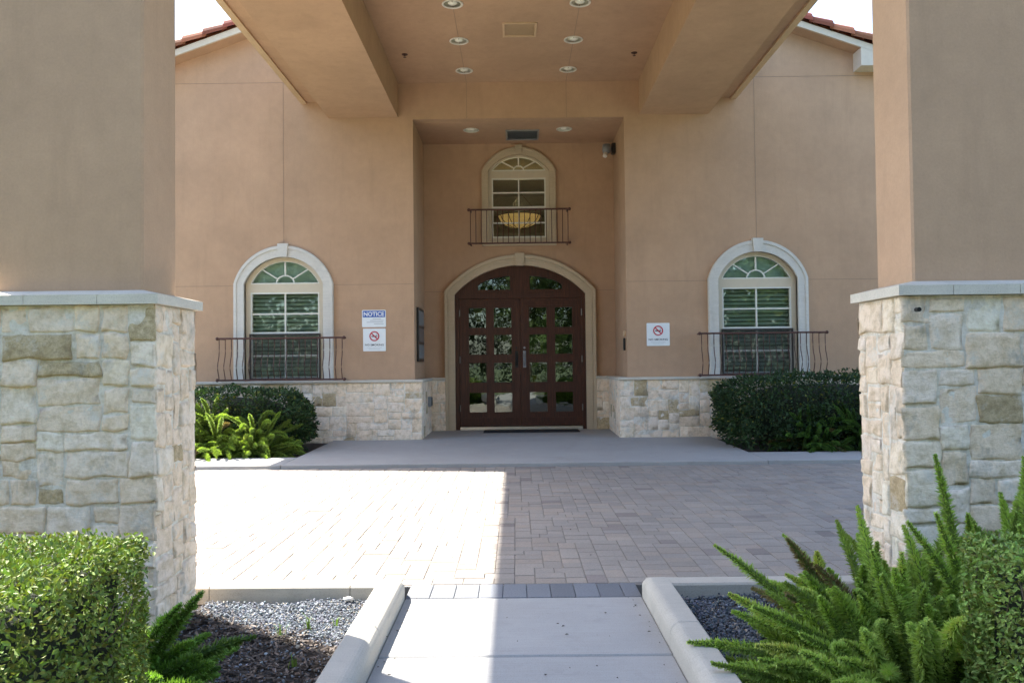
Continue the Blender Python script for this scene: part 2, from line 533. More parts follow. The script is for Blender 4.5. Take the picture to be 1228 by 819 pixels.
def cross_kerb(xs, skew):
    mb = MB()
    for (xa, xb) in xs:
        ya = 5.14 + skew * abs(xa); yb = 5.14 + skew * abs(xb)
        vs = []
        for (x, y) in ((xa, ya), (xb, yb)):
            vs += [(x, y, -0.15), (x, y, 0.030), (x, y + 0.012, 0.042), (x, y + 0.15, 0.042), (x, y + 0.17, 0.025), (x, y + 0.17, -0.15)]
        fs = [(k, k + 1, k + 7, k + 6) for k in range(5)] + [(0, 1, 2, 3, 4, 5), (6, 7, 8, 9, 10, 11)]
        mb.add(vs, fs)
    return struct(mb.build('kerb', KERB))
cross_kerb([(-1.08, -0.79), (-1.95, -1.085), (-7, -1.955)], 0.012)
cross_kerb([(0.755, 1.5), (1.505, 2.4), (2.405, 7)], 0.0)

# porch slab and the strips beside it
mb = MB()
def slab_z(y): return 0.05 + 0.008 * (y - 11.3)
def slab(x0, x1, y0, y1, z_off=0.0):
    vs = []
    for (y, e) in ((y0, 0.0), (y0 + 0.01, 0.008), (y1, 0.008)):
        for x in (x0, x1): vs.append((x, y, slab_z(y) + e - 0.008 + z_off))
    for y in (y0, y1):
        for x in (x0, x1): vs.append((x, y, -0.16))
    fs = [(0, 1, 3, 2), (2, 3, 5, 4), (0, 1, 7, 6), (4, 5, 9, 8), (0, 2, 4, 8, 6), (1, 3, 5, 9, 7)]
    mb.add(vs, fs)
slab(-3.24, 3.34, 11.30, 17.2)
slab(-13, -3.248, 11.30, 12.18); slab(3.348, 13, 11.30, 12.24)
struct(mb.build('porch', CONC))
struct(MB().add([(-8, 12.1, 0.01), (-3.2, 12.1, 0.01), (-3.2, 15, 0.03), (-8, 15, 0.03)], [(0, 1, 2, 3)]).build('planting_bed', SOIL))
struct(MB().add([(3.3, 12.1, 0.01), (8, 12.1, 0.01), (8, 15, 0.03), (3.3, 15, 0.03)], [(0, 1, 2, 3)]).build('planting_bed', SOIL))

# soil beds near the camera (gently uneven sheets)
def bed(x0, x1, y0, y1, z):
    nx, ny = 40, 50; vs = []; fs = []
    for j in range(ny + 1):
        for i in range(nx + 1):
            x = x0 + (x1 - x0) * i / nx; y = y0 + (y1 - y0) * j / ny
            vs.append((x, y, z + 0.025 * noise.noise(Vector((x * 2.2, y * 2.2, 0))) + 0.008 * noise.noise(Vector((x * 9, y * 9, 3)))))
    for j in range(ny):
        for i in range(nx):
            a = j * (nx + 1) + i; fs.append((a, a + 1, a + nx + 2, a + nx + 1))
    return struct(MB().add(vs, fs).build('planting_bed', SOIL, smooth=True))
bed(-5.0, -0.86, -2.0, 5.17, -0.065)
bed(0.83, 5.0, -2.0, 5.17, -0.045)

# ------------------------------------------------------------------ stone faces
def stone_color(r, tan=0.09):
    t = r.random(); l = r.gauss(1, 0.035)
    if t < tan: c = r.choice([(0.60, 0.47, 0.29), (0.62, 0.50, 0.32), (0.56, 0.45, 0.28), (0.66, 0.54, 0.35)])
    elif t < 0.45: c = (0.90, 0.735, 0.57)
    elif t < 0.75: c = (0.91, 0.765, 0.62)
    else: c = (0.89, 0.715, 0.535)
    return tuple(min(0.92, x * l) for x in c)
def stone_face(mb, org, U, W, H, Nn, seed, u=0.048, wr=(3, 9), hr=(2, 4), p=0.013, res=7, tan=0.07, e0=0, e1=0):
    """random ashlar on a face: each stone a rough pillow standing proud of the mortar"""
    org = Vector(org); U = Vector(U); Z = Vector((0, 0, 1)); Nn = Vector(Nn)
    r = random.Random(seed)
    org = org - U * e0; W = W + e0 + e1
    nx = max(2, round(W / u)); nz = max(2, round(H / u)); ux = W / nx; uz = H / nz
    sk = [0] * nx
    while True:
        m = min(sk)
        if m >= nz: break
        i = sk.index(m); j = i
        while j < nx and sk[j] == m: j += 1
        run = j - i
        opts = [w for w in range(wr[0], wr[1] + 1) if w <= run and (run - w == 0 or run - w >= wr[0])]
        w = r.choice(opts) if opts else run
        h = r.randint(*hr)
        if w >= 6 and r.random() < 0.5: h = min(h, 3)
        if nz - m - h < hr[0]: h = nz - m
        h = min(h, nz - m)
        if h > hr[1]: h = nz - m
        for k in range(i, i + w): sk[k] = m + h
        g = r.uniform(0.002, 0.009)
        ua, ub = i * ux + g, (i + w) * ux - g; za, zb = m * uz + g, (m + h) * uz - g
        if i == 0: ua -= g * 0.8
        if i + w == nx: ub += g * 0.8
        col = stone_color(r, tan)
        pp = p * (r.uniform(0.2, 0.55) if r.random() < 0.35 else r.uniform(0.55, 1.25))
        tl = r.uniform(-0.3, 0.3), r.uniform(-0.9, 0.1)
        ma, mz = min(0.012, (ub - ua) * 0.14) / (ub - ua), min(0.011, (zb - za) * 0.16) / (zb - za)
        sa = [0, ma * 0.4, ma] + [ma + (1 - 2 * ma) * k / (res - 3) for k in range(1, res - 3)] + [1 - ma, 1 - ma * 0.4, 1]
        sz = [0, mz * 0.4, mz] + [mz + (1 - 2 * mz) * k / (res - 4) for k in range(1, res - 4)] + [1 - mz, 1 - mz * 0.4, 1]
        off = Vector((r.uniform(0, 50), r.uniform(0, 50), r.uniform(0, 50)))
        vs = []; fs = []
        for b_, t in enumerate(sz):
            for a_, s in enumerate(sa):
                e = min(a_, len(sa) - 1 - a_, b_, len(sz) - 1 - b_)
                q = (0.0, 0.78, 1.0)[min(e, 2)]
                uu = ua + (ub - ua) * s; zz = za + (zb - za) * t
                wob = Vector((uu * 7, zz * 7, seed)) + off
                if e == 0 or e == 1:
                    uu += 0.020 * noise.noise(wob * 1.3) + 0.005 * noise.noise(wob * 5); zz += 0.018 * noise.noise(wob * 1.3 + Vector((9, 3, 1))) + 0.005 * noise.noise(wob * 5 + Vector((2, 7, 1)))
                d = pp * q * (1 + tl[0] * (s - 0.5) + tl[1] * (t - 0.5)) + (0.012 * noise.noise(wob) + 0.008 * noise.noise(wob * 3.1)) * q * 0.75
                vs.append(org + U * uu + Z * zz + Nn * max(d, -0.004 if e else -0.004))
        n = len(sa)
        for b_ in range(len(sz) - 1):
            for a_ in range(n - 1):
                k = b_ * n + a_; fs.append((k, k + 1, k + n + 1, k + n))
        mb.add(vs, fs, col)
MORT = (0.82, 0.755, 0.66)

# ------------------------------------------------------------------ the two pillars
def pillar(x0, x1, inner, label, seed):
    """x0..x1 stone base; inner = which side faces the walk"""
    y0, y1 = 4.40, 5.0
    t = thing('pillar', label, 'pillar', ((x0 + x1) / 2, (y0 + y1) / 2, -0.06))
    mb = MB(); q = 0.02
    mb.box(x0 + q, x1 - q, y0 + q, y1 - q, -0.15, 1.73, MORT)
    H = 1.73 + 0.10
    Wd = x1 - x0 - 2 * q; D = y1 - y0 - 2 * q
    stone_face(mb, (x0 + q, y0 + q, -0.10), (1, 0, 0), Wd, H, (0, -1, 0), seed, e0=0.016, e1=0.016, res=11, tan=0.09)
    stone_face(mb, (x1 - q, y1 - q, -0.10), (-1, 0, 0), Wd, H, (0, 1, 0), seed + 1, e0=0.003, e1=0.003)
    stone_face(mb, (x1 - q, y0 + q, -0.10), (0, 1, 0), D, H, (1, 0, 0), seed + 2, wr=(2, 7), res=10)
    stone_face(mb, (x0 + q, y1 - q, -0.10), (0, -1, 0), D, H, (-1, 0, 0), seed + 3, wr=(2, 7), res=9)
    mb.build('stone_base', STONE, t, smooth=True)
    # cap in lengths, top weathered up to the shaft
    sx0, sx1 = x0 + 0.115, x1 - 0.115; sy0, sy1 = y0 + 0.10, y1 - 0.055
    mb = MB(); o = 0.018
    cuts = [x0 - o, x0 + 0.34, x0 + 0.73, x1 + o] if inner > 0 else [x0 - o, x0 + 0.27, x0 + 0.62, x1 + o]
    for a, b in zip(cuts[:-1], cuts[1:]):
        a += 0.0015; b -= 0.0015
        vs = [(a, y0 - o, 1.733), (b, y0 - o, 1.733), (b, y1 + o, 1.733), (a, y1 + o, 1.733),
              (a, y0 - o, 1.785), (b, y0 - o, 1.785), (b, y1 + o, 1.785), (a, y1 + o, 1.785)]
        xa = max(a, sx0 - 0.004) if a < sx0 else a; xb = min(b, sx1 + 0.004) if b > sx1 else b
        vs += [(xa, sy0 - 0.004, 1.815), (xb, sy0 - 0.004, 1.815), (xb, sy1 + 0.004, 1.815), (xa, sy1 + 0.004, 1.815)]
        mb.add(vs, [(0, 1, 2, 3), (0, 1, 5, 4), (1, 2, 6, 5), (2, 3, 7, 6), (3, 0, 4, 7), (4, 5, 9, 8), (5, 6, 10, 9), (6, 7, 11, 10), (7, 4, 8, 11), (8, 9, 10, 11)])
    mb.build('cap', CAPM, t)
    MB().cbox(sx0, sx1, sy0, sy1, 1.79, 5.765, 0.012).build('shaft', STUCCO, t)
    return t
pl = pillar(-2.985, -1.95, 1, 'stone and stucco pillar beside the sunlit hedge and pale gravel', 11)
pr = pillar(1.985, 2.97, -1, 'stone and stucco pillar rising behind the foxtail ferns, with a rusty weep hole', 31)
mb = MB(); mb.lathe([(0.001, -0.03), (0.012, -0.03), (0.012, 0.004), (0.009, 0.004), (0.009, -0.02), (0.0005, -0.02)], (2.06, 4.385, 1.655), 12, 'Y')
mb.build('weep_pipe', BLACK, pr)

# ------------------------------------------------------------------ building
bld = thing('building', 'tan stucco building with arched windows and a limestone base behind the drive', 'building', (AX, YF, 0))
def wall_loops(sgn):
    a = ALX0 if sgn < 0 else ALX1
    e = AX + sgn * 6.85
    top = lambda x: 6.83 + 0.35 * (5.87 - abs(x - AX)) + 0.03
    outer = [(a, 0.0), (e, 0.0), (e, top(e)), (AX, top(AX)), (AX, ZAL + 0.005), (a, ZAL + 0.005)]
    hole = arc_loop(AX + sgn * WX, 0.70, 1.13, 2.84, 0.47)
    return [outer, hole]
for sg in (-1, 1):
    MB().plate(wall_loops(sg), YF, YF + 0.22, XZ).build('wall', STUCCO, bld)
    MB().box(AX + sg * 6.85, AX + sg * 6.63, YF + 0.22, 26, 0, 6.45).build('wall', STUCCO, bld)
MB().box(AX - 6.85, AX + 6.85, 26, 26.2, 0, 6.45).build('wall', STUCCO, bld)
MB().plate([[(AX - 7.0, 6.45), (AX + 7.0, 6.45), (AX, 8.85)]], 26, 26.2, XZ).build('wall', STUCCO, bld)
# alcove
MB().plate([rect(ALX0, ALX1, 0, ZAL), arc_loop(AX, 1.29, 0.001, 2.75, 0.565), arc_loop(AX, 0.61, 3.80, 5.19, 0.31)], YB, YB + 0.2, XZ).build('wall', STUCCO, bld)
MB().box(ALX0 - 0.2, ALX0, YF + 0.22, YB + 0.2, 0, ZAL).build('wall', STUCCO, bld)
MB().box(ALX1, ALX1 + 0.2, YF + 0.22, YB + 0.2, 0, ZAL).build('wall', STUCCO, bld)

def circ(x, y, r, n=28): return [(x + r * math.cos(2 * PI * k / n), y + r * math.sin(2 * PI * k / n)) for k in range(n)]
AL_LIGHTS = [(-0.83, 15.4), (0.90, 15.4)]
CN_LIGHTS = [(-0.87, y) for y in (14.08, 12.77, 11.44, 10.1, 8.8)] + [(0.90, y) for y in (14.08, 12.77, 11.44, 10.1, 8.8)]
MB().plate([rect(ALX0, ALX1, YF + 0.22, YB)] + [circ(x, y, 0.125) for (x, y) in AL_LIGHTS], ZAL, ZAL + 0.04, XY).build('ceiling', STUCCO, bld)
# control joints
def joint(*a, par=None): MB().box(*a).build('control_joint', JOINT, par or bld)
jw = 0.004
for sg in (-1, 1):
    a = ALX0 if sg < 0 else ALX1
    e = AX + sg * 6.85; wc = AX + sg * WX
    y0 = YF - 0.003
    joint(e, wc + sg * 0.86, y0, YF + 0.05, 2.81 - jw, 2.81 + jw)
    joint(wc - sg * 0.86, a + sg * 0.01, y0, YF + 0.05, 2.81 - jw, 2.81 + jw)
    joint(e, AX + sg * 2.3, y0, YF + 0.05, 6.42 - jw, 6.42 + jw)
    joint(wc - jw, wc + jw, y0, YF + 0.05, 3.55, 6.41)
for x in (-0.87, 0.90):
    joint(x - jw, x + jw, y0, YF + 0.05, ZAL + 0.01, ZC - 0.01)
joint(ALX0 + 0.01, AX - 1.5, YB - 0.003, YB + 0.05, 2.81 - jw, 2.81 + jw)
joint(AX + 1.5, ALX1 - 0.01, YB - 0.003, YB + 0.05, 2.81 - jw, 2.81 + jw)

# stone wainscot: wings, alcove returns, beside the door
for sg in (-1, 1):
    mb = MB()
    xi = -1.70 if sg < 0 else 1.77
    xe = AX + sg * 6.85
    ysf = 14.60
    lo, hi = min(xi, xe), max(xi, xe)
    mb.box(lo, hi, ysf + 0.01, YF + 0.01, 0, 1.075, MORT)
    xw = ALX0 if sg < 0 else ALX1
    mb.box(xi, xw - sg * 0.02, YF + 0.011, YB + 0.01, 0, 1.075, MORT)
    xd = AX + sg * 1.47
    mb.box(xi - sg * 0.001, xd, YB - 0.09, YB + 0.01, 0, 1.075, MORT)
    stone_face(mb, (lo, ysf + 0.01, 0.02), (1, 0, 0), hi - lo, 1.06, (0, -1, 0), 50 + sg, u=0.06, wr=(3, 9), hr=(2, 4), p=0.010, res=6, tan=0.09)
    if sg < 0: stone_face(mb, (xi, ysf + 0.01, 0.05), (0, 1, 0), YB - 0.1 - ysf, 1.02, (1, 0, 0), 60, u=0.06, p=0.009, res=6)
    else: stone_face(mb, (xi, YB - 0.09, 0.05), (0, -1, 0), YB - 0.1 - ysf, 1.02, (-1, 0, 0), 61, u=0.06, p=0.009, res=6)
    a, b = min(xi, xd), max(xi, xd)
    if b - a > 0.05: stone_face(mb, (a, YB - 0.09, 0.08), (1, 0, 0), b - a, 0.98, (0, -1, 0), 70 + sg, u=0.06, wr=(2, 5), p=0.012, res=6)
    sb = mb.build('stone_base', STONE, bld, smooth=True)
    mb = MB()
    k = -sg * 0.03
    mb.cbox(xe, xi + k, ysf - 0.03, YF + 0.02, 1.078, 1.125, 0.006)
    mb.cbox(xw - sg * 0.02, xi + k, YF + 0.022, YB - 0.12, 1.078, 1.125, 0.006)
    mb.cbox(xw - sg * 0.02, xd, YB - 0.119, YB + 0.01, 1.078, 1.125, 0.006)
    mb.build('ledge', CAPM, bld)

# gable roof and rake trim
def rakez(x): return 6.83 + 0.35 * (5.87 - abs(x - AX))
YR = 14.35
for sg in (-1, 1):
    e = 7.22
    def rk(z0, z1, ya, yb, x_out=e, mat=EAVE, name='fascia'):
        xs = (AX, AX + sg * x_out)
        vs = []
        for y in (ya, yb):
            for x in xs:
                for z in (z0, z1): vs.append((x, y, rakez(x) + z))
        MB().add(vs, [(0, 1, 3, 2), (4, 5, 7, 6), (0, 1, 5, 4), (2, 3, 7, 6), (0, 2, 6, 4), (1, 3, 7, 5)]).build(name, mat, bld)
    rk(0.0, 0.11, YR, YR + 0.04)
    rk(0.012, 0.05, YR + 0.041, YF + 0.2, mat=STUCCO, name='soffit')
    # boxed eave return
    mb = MB()
    xa, xb = AX + sg * (5.95 if sg > 0 else 6.2), AX + sg * 7.21
    vs = []
    for y in (YR + 0.003, YF):
        vs += [(xa, y, 6.48), (xb, y, 6.48), (xb, y, rakez(xb) - 0.002), (xa, y, rakez(xa) - 0.002)]
    mb.add(vs, [(0, 1, 2, 3), (4, 5, 6, 7), (0, 1, 5, 4), (1, 2, 6, 5), (2, 3, 7, 6), (3, 0, 4, 7)])
    mb.build('eave_return', EAVE, bld)
    mb = MB(); mb.box(AX + sg * 6.86, AX + sg * 7.21, YF + 0.001, 26.3, 6.40, 6.50); mb.box(AX + sg * 7.215, AX + sg * 7.25, YR + 0.003, 26.3, 6.42, 6.50)
    mb.build('soffit', EAVE, bld)
    # tiled slope: barrels run down the slope, one wave per tile
    mb = MB(); nx = 16; ys = []; tcol = []
    y = YR - 0.02
    while y < 26.3: ys.append(y); y += 0.25
    vs = []; fs = []; prof = 5
    cols = []
    for yy in ys:
        for k in range(prof): cols.append((yy + 0.25 * k / prof, 0.055 * math.sin(PI * k / prof)))
    for ci, (yy, hh) in enumerate(cols):
        for i in range(nx + 1):
            for st in (0, 1):
                tcol.append((ci // prof, i))
                x = 7.28 * (i + (0.0 if st == 0 else 0.999)) / (nx + 1)
                vs.append((AX + sg * x, yy, rakez(AX + x) + 0.125 + hh + (0.0 if st == 0 else 0.03)))
    n = 2 * (nx + 1)
    for c in range(len(cols) - 1):
        for i in range(n - 1):
            fs.append((c * n + i, c * n + i + 1, (c + 1) * n + i + 1, (c + 1) * n + i))
    mb.add(vs, fs); rt = random.Random(3); tc_ = {}
    def tone_(k):
        if k not in tc_: q = rt.lognormvariate(0, 0.22); tc_[k] = (0.36 * q, 0.105 * q * rt.uniform(0.9, 1.3), 0.06 * q * rt.uniform(0.8, 1.3))
        return tc_[k]
    mb.c = [tone_(k) for k in tcol]
    roof = mb.build('roof', TERRA, bld)
    # rake tiles: overlapping half barrels along the verge
    L = 0.42; nt_ = int(7.2 / 0.36)
    mb = MB()
    for i in range(nt_ + 1):
        xa = 0.36 * i; xb = min(xa + L, 7.30)
        vs = []
        for (x, r) in ((xa, 0.125), (xb, 0.150)):
            for k in range(9):
                a = PI * (k / 8) * 1.12 - 0.2
                vs.append((AX + sg * x, YR + 0.08 - math.cos(a) * r * 1.1, rakez(AX + x) + 0.145 + math.sin(a) * r + (0.03 if x == xb else 0)))
        fs = [(k, k + 1, 10 + k, 9 + k) for k in range(8)] + [tuple(range(9, 18))]
        mb.add(vs, fs, tone_(('v', i)))
    mb.build('verge_tiles', TERRA, roof, smooth=False)
mb = MB()
for i in range(34):
    ya = YR + i * 0.36
    vs = []
    for (y, r) in ((ya, 0.13), (ya + 0.40, 0.15)):
        for k in range(9):
            a = PI * k / 8
            vs.append((AX + math.cos(a) * r, y, rakez(AX) + 0.17 + math.sin(a) * r))
    mb.add(vs, [(k, k + 1, 10 + k, 9 + k) for k in range(8)], (0.36, 0.11, 0.06))
mb.build('ridge_tiles', TERRA, bld)

# rooms behind the glass (plaster boxes open to the windows)
mb = MB()
mb.box(AX - 2.6, AX + 2.6, 21, 21.1, 0.05, 5.7); mb.box(AX - 2.7, AX - 2.6, YB + 0.21, 21, 0.05, 5.7); mb.box(AX + 2.6, AX + 2.7, YB + 0.21, 21, 0.05, 5.7)
mb.box(AX - 2.6, AX + 2.6, YB + 0.21, 21, 5.58, 5.68); mb.box(AX - 2.6, AX + 2.6, 17.3, 21, 0.03, 0.08)
mb.build('lobby_room', ROOM, bld)

# ------------------------------------------------------------------ windows
def arched_window(xc, yw, hw_t, hw_o, z0, spring, rise_t, rise_o, glass_hw, fan_z, fan_rise, bar_z0, muntins, mid_z, sash, trim_mat, key_w, frame_mat, lower_screen, label, blinds):
    """building > window (stone surround) > frame, muntins, panes, blind, screen, keystone"""
    w = None
    mb = MB()
    mb.plate([arc_loop(xc, hw_t, z0, spring, rise_t), arc_loop(xc, hw_o, z0 + (0.0015 if not lower_screen else 0.0015), spring, rise_o)] if False else
             [arc_loop(xc, hw_t, z0, spring, rise_t) ], yw, yw, XZ) if False else None
    # surround as a band: outer outline down, inner outline back up
    ao = arc_loop(xc, hw_t, z0, spring, rise_t); ai = arc_loop(xc, hw_o, z0, spring, rise_o)
    n = len(ao) - 2
    oo = [ao[1]] + ao[2:] + [ao[0]]; ii = [ai[1]] + ai[2:] + [ai[0]]
    def band(A, B, ya, yb):
        vs = []; fs = []
        for (a, b) in zip(A, B):
            vs += [(a[0], ya, a[1]), (b[0], ya, b[1]), (b[0], yb, b[1]), (a[0], yb, a[1])]
        for i in range(len(A) - 1):
            for k in range(4):
                k2 = (k + 1) % 4
                fs.append((i * 4 + k, i * 4 + k2, (i + 1) * 4 + k2, (i + 1) * 4 + k))
        fs += [(0, 1, 2, 3), tuple((len(A) - 1) * 4 + k for k in range(4))]
        return vs, fs
    lerp = lambda t: [(a[0] * (1 - t) + b[0] * t, a[1] * (1 - t) + b[1] * t) for a, b in zip(oo, ii)]
    mb.add(*band(oo, ii, yw - 0.055, yw + 0.10))
    mb.add(*band(lerp(0.06), lerp(0.30), yw - 0.070, yw - 0.054))
    w = mb.build('window', trim_mat, bld); w['label'] = label
    kz = spring + rise_t
    mb = MB()
    kk = key_w
    vs = [(xc - kk * 0.42, yw - 0.095, spring + rise_o - 0.005), (xc + kk * 0.42, yw - 0.095, spring + rise_o - 0.005), (xc + kk * 0.55, yw - 0.095, kz + 0.03), (xc - kk * 0.55, yw - 0.095, kz + 0.03)]
    vs += [(x, yw + 0.02, z) for (x, y, z) in vs]
    mb.add(vs, [(0, 1, 2, 3), (4, 5, 6, 7), (0, 1, 5, 4), (1, 2, 6, 5), (2, 3, 7, 6), (3, 0, 4, 7)])
    mb.build('keystone', trim_mat, w)
    yg = yw + 0.10        # glass plane
    # outer frame (tan) with openings
    fo = arc_loop(xc, hw_o + 0.005, z0, spring, rise_o + 0.005)
    fan = arc_loop(xc, glass_hw, fan_z, fan_z + 0.012, fan_rise)
    mb = MB().plate([fo, fan, rect(xc - glass_hw, xc + glass_hw, sash[0], bar_z0)], yg - 0.035, yg + 0.05, XZ)
    mb.build('frame', frame_mat, w)
    # white sash edges and muntins
    mb = MB(); b = 0.013
    yA, yB_ = yg - 0.022, yg + 0.012
    f_in = arc_loop(xc, glass_hw - 0.022, fan_z + 0.022, fan_z + 0.03, fan_rise - 0.024)
    mb.plate([fan, f_in], yA - 0.016, yB_, XZ)
    cz = fan_z + 0.01
    mb.box(xc - b, xc + b, yA, yB_, cz + fan_rise * 0.34, cz + fan_rise - 0.01)
    for s in (-1, 1):
        a = math.radians(32)
        r0, r1 = fan_rise * 0.40, glass_hw * 0.93
        p0 = Vector((xc + s * r0 * math.cos(a) * 1.05, 0, cz + r0 * math.sin(a))); p1 = Vector((xc + s * r1 * math.cos(a), 0, cz + min(r1 * math.sin(a), fan_rise * 0.86)))
        d = (p1 - p0).normalized(); nn = Vector((-d.z, 0, d.x)) * b * 0.8
        q = [p0 + nn, p1 + nn, p1 - nn, p0 - nn]
        mb.plate([[(v.x, v.z) for v in q]], yA, yB_, XZ)
    for k in range(10):
        a0, a1 = PI * k / 10, PI * (k + 1) / 10
        R = fan_rise * 0.40
        pts = [(xc + R * 1.1 * math.cos(a0), cz + R * math.sin(a0)), (xc + R * 1.1 * math.cos(a1), cz + R * math.sin(a1)),
               (xc + (R - 0.022) * 1.1 * math.cos(a1), cz + (R - 0.022) * math.sin(a1)), (xc + (R - 0.022) * 1.1 * math.cos(a0), cz + (R - 0.022) * math.sin(a0))]
        mb.plate([pts], yA + 0.001, yB_ - 0.001, XZ)
    mb.plate([rect(xc - glass_hw, xc + glass_hw, sash[0], bar_z0), rect(xc - glass_hw + 0.025, xc + glass_hw - 0.025, sash[0] + 0.03, bar_z0 - 0.025)], yA - 0.016, yB_, XZ)
    mb.box(xc - b, xc + b, yA, yB_, sash[0] + 0.01, bar_z0 - 0.01)
    for z in muntins:
        h = 0.02 if abs(z - mid_z) < 1e-6 else b
        mb.box(xc - glass_hw + 0.02, xc + glass_hw - 0.02, yA - 0.003 if h > b else yA + 0.002, yB_ - 0.002, z - h, z + h)
    mb.build('muntins', VINYL, w)
    MB().plate([arc_loop(xc, glass_hw + 0.02, fan_z - 0.02, fan_z, fan_rise + 0.02)], yg + 0.014, yg + 0.020, XZ).build('pane', GLASS, w)
    MB().plate([rect(xc - glass_hw - 0.02, xc + glass_hw + 0.02, sash[0] - 0.02, bar_z0 + 0.02)], yg + 0.014, yg + 0.020, XZ).build('pane', GLASS, w)
    if blinds:
        mb = MB(); z = sash[0] + 0.03
        while z < bar_z0 + 0.02:
            tz = 0.027
            mb.add([(xc - glass_hw - 0.05, yg + 0.10, z - tz), (xc + glass_hw + 0.05, yg + 0.10, z - tz), (xc + glass_hw + 0.05, yg + 0.14, z + tz), (xc - glass_hw - 0.05, yg + 0.14, z + tz)], [(0, 1, 2, 3)])
            z += 0.072
        mb.build('blind', BLIND, w)
        MB().plate([arc_loop(xc, glass_hw + 0.03, fan_z - 0.03, fan_z, fan_rise + 0.03)], yg + 0.09, yg + 0.095, XZ).build('blind', FANBLIND, w)
    if lower_screen:
        mb = MB(); s0, s1 = z0 + 0.02, mid_z - 0.012; hw = glass_hw + 0.02
        mb.plate([rect(xc - hw, xc + hw, s0, s1), rect(xc - hw + 0.028, xc + hw - 0.028, s0 + 0.03, s1 - 0.03)], yg - 0.062, yg - 0.040, XZ)
        sf = mb.build('screen', BRONZE, w)
        # woven insect mesh
        mb = MB(); st = 0.0062; t = 0.0011
        x = xc - hw + 0.03
        while x < xc + hw - 0.03:
            mb.add([(x, yg - 0.051, s0 + 0.02), (x + t, yg - 0.051, s0 + 0.02), (x + t, yg - 0.051, s1 - 0.02), (x, yg - 0.051, s1 - 0.02)], [(0, 1, 2, 3)]); x += st
        z = s0 + 0.03
        while z < s1 - 0.03:
            mb.add([(xc - hw + 0.02, yg - 0.050, z), (xc + hw - 0.02, yg - 0.050, z), (xc + hw - 0.02, yg - 0.050, z + t), (xc - hw + 0.02, yg - 0.050, z + t)], [(0, 1, 2, 3)]); z += st
        mb.build('screen_mesh', SCREEN, w)
    # dark room behind
    if blinds:
        mb = MB(); r = glass_hw + 0.3
        mb.box(xc - r, xc + r, yg + 1.2, yg + 1.25, 0.5, 4.2); mb.box(xc - r - .05, xc - r, yg + 0.15, yg + 1.2, 0.5, 4.2); mb.box(xc + r, xc + r + .05, yg + 0.15, yg + 1.2, 0.5, 4.2)
        mb.box(xc - r, xc + r, yg + 0.15, yg + 1.2, 4.2, 4.25); mb.box(xc - r, xc + r, yg + 0.15, yg + 1.2, 0.45, 0.5)
        mb.build('room', ROOM, w)
    return w
for sg, lb in ((-1, 'arched window above the dark bush and pale fern'), (1, 'arched window with green reflections beside the lone no smoking sign')):
    arched_window(AX + sg * WX, YF, 0.88, 0.70, 1.127, 2.84, 0.67, 0.47, 0.61, 2.84, 0.39, 2.69, [2.31, 1.97, 1.57], 1.97, (1.16, 2.69), CAST, 0.17, VINYLT, True, lb, True)
arched_window(AX, YB, 0.731, 0.60, 3.73, 5.19, 0.46, 0.31, 0.535, 5.20, 0.265, 5.06, [4.77, 4.475, 4.17], 4.475, (3.87, 5.06), CASTD, 0.13, VINYLT, False, 'small arched window above the doors with a lit lamp inside', False)
MB().cbox(AX - 0.731, AX + 0.731, YB - 0.06, YB + 0.1, 3.70, 3.795, 0.008).build('window_sill', CASTD, bld)

# ------------------------------------------------------------------ entrance doors
ds = MB()
ao = arc_loop(AX, 1.487, 0.085, 2.82, 0.70, 40); ai = arc_loop(AX, 1.285, 0.085, 2.75, 0.565, 40)
oo = [ao[1]] + ao[2:] + [ao[0]]; ii = [ai[1]] + ai[2:] + [ai[0]]
lerp = lambda t: [(a[0] * (1 - t) + b[0] * t, a[1] * (1 - t) + b[1] * t) for a, b in zip(oo, ii)]
def band_to(mb, A, B, ya, yb):
    vs = []; fs = []
    for (a, b) in zip(A, B):
        vs += [(a[0], ya, a[1]), (b[0], ya, b[1]), (b[0], yb, b[1]), (a[0], yb, a[1])]
    for i in range(len(A) - 1):
        for k in range(4):
            k2 = (k + 1) % 4
            fs.append((i * 4 + k, i * 4 + k2, (i + 1) * 4 + k2, (i + 1) * 4 + k))
    fs += [(0, 1, 2, 3), tuple((len(A) - 1) * 4 + k for k in range(4))]
    mb.add(vs, fs)
band_to(ds, oo, ii, YB - 0.075, YB + 0.16)
band_to(ds, lerp(0.05), lerp(0.35), YB - 0.105, YB - 0.074)
band_to(ds, lerp(0.40), lerp(0.56), YB - 0.090, YB - 0.0745)
surround = ds.build('door_surround', CASTD, bld)
mb = MB()
vs = [(AX - 0.075, YB - 0.13, 3.30), (AX + 0.075, YB - 0.13, 3.30), (AX + 0.095, YB - 0.13, 3.545), (AX - 0.095, YB - 0.13, 3.545)]
vs += [(x, YB, z) for (x, y, z) in vs]
mb.add(vs, [(0, 1, 2, 3), (4, 5, 6, 7), (0, 1, 5, 4), (1, 2, 6, 5), (2, 3, 7, 6), (3, 0, 4, 7)])
mb.build('keystone', CASTD, surround)
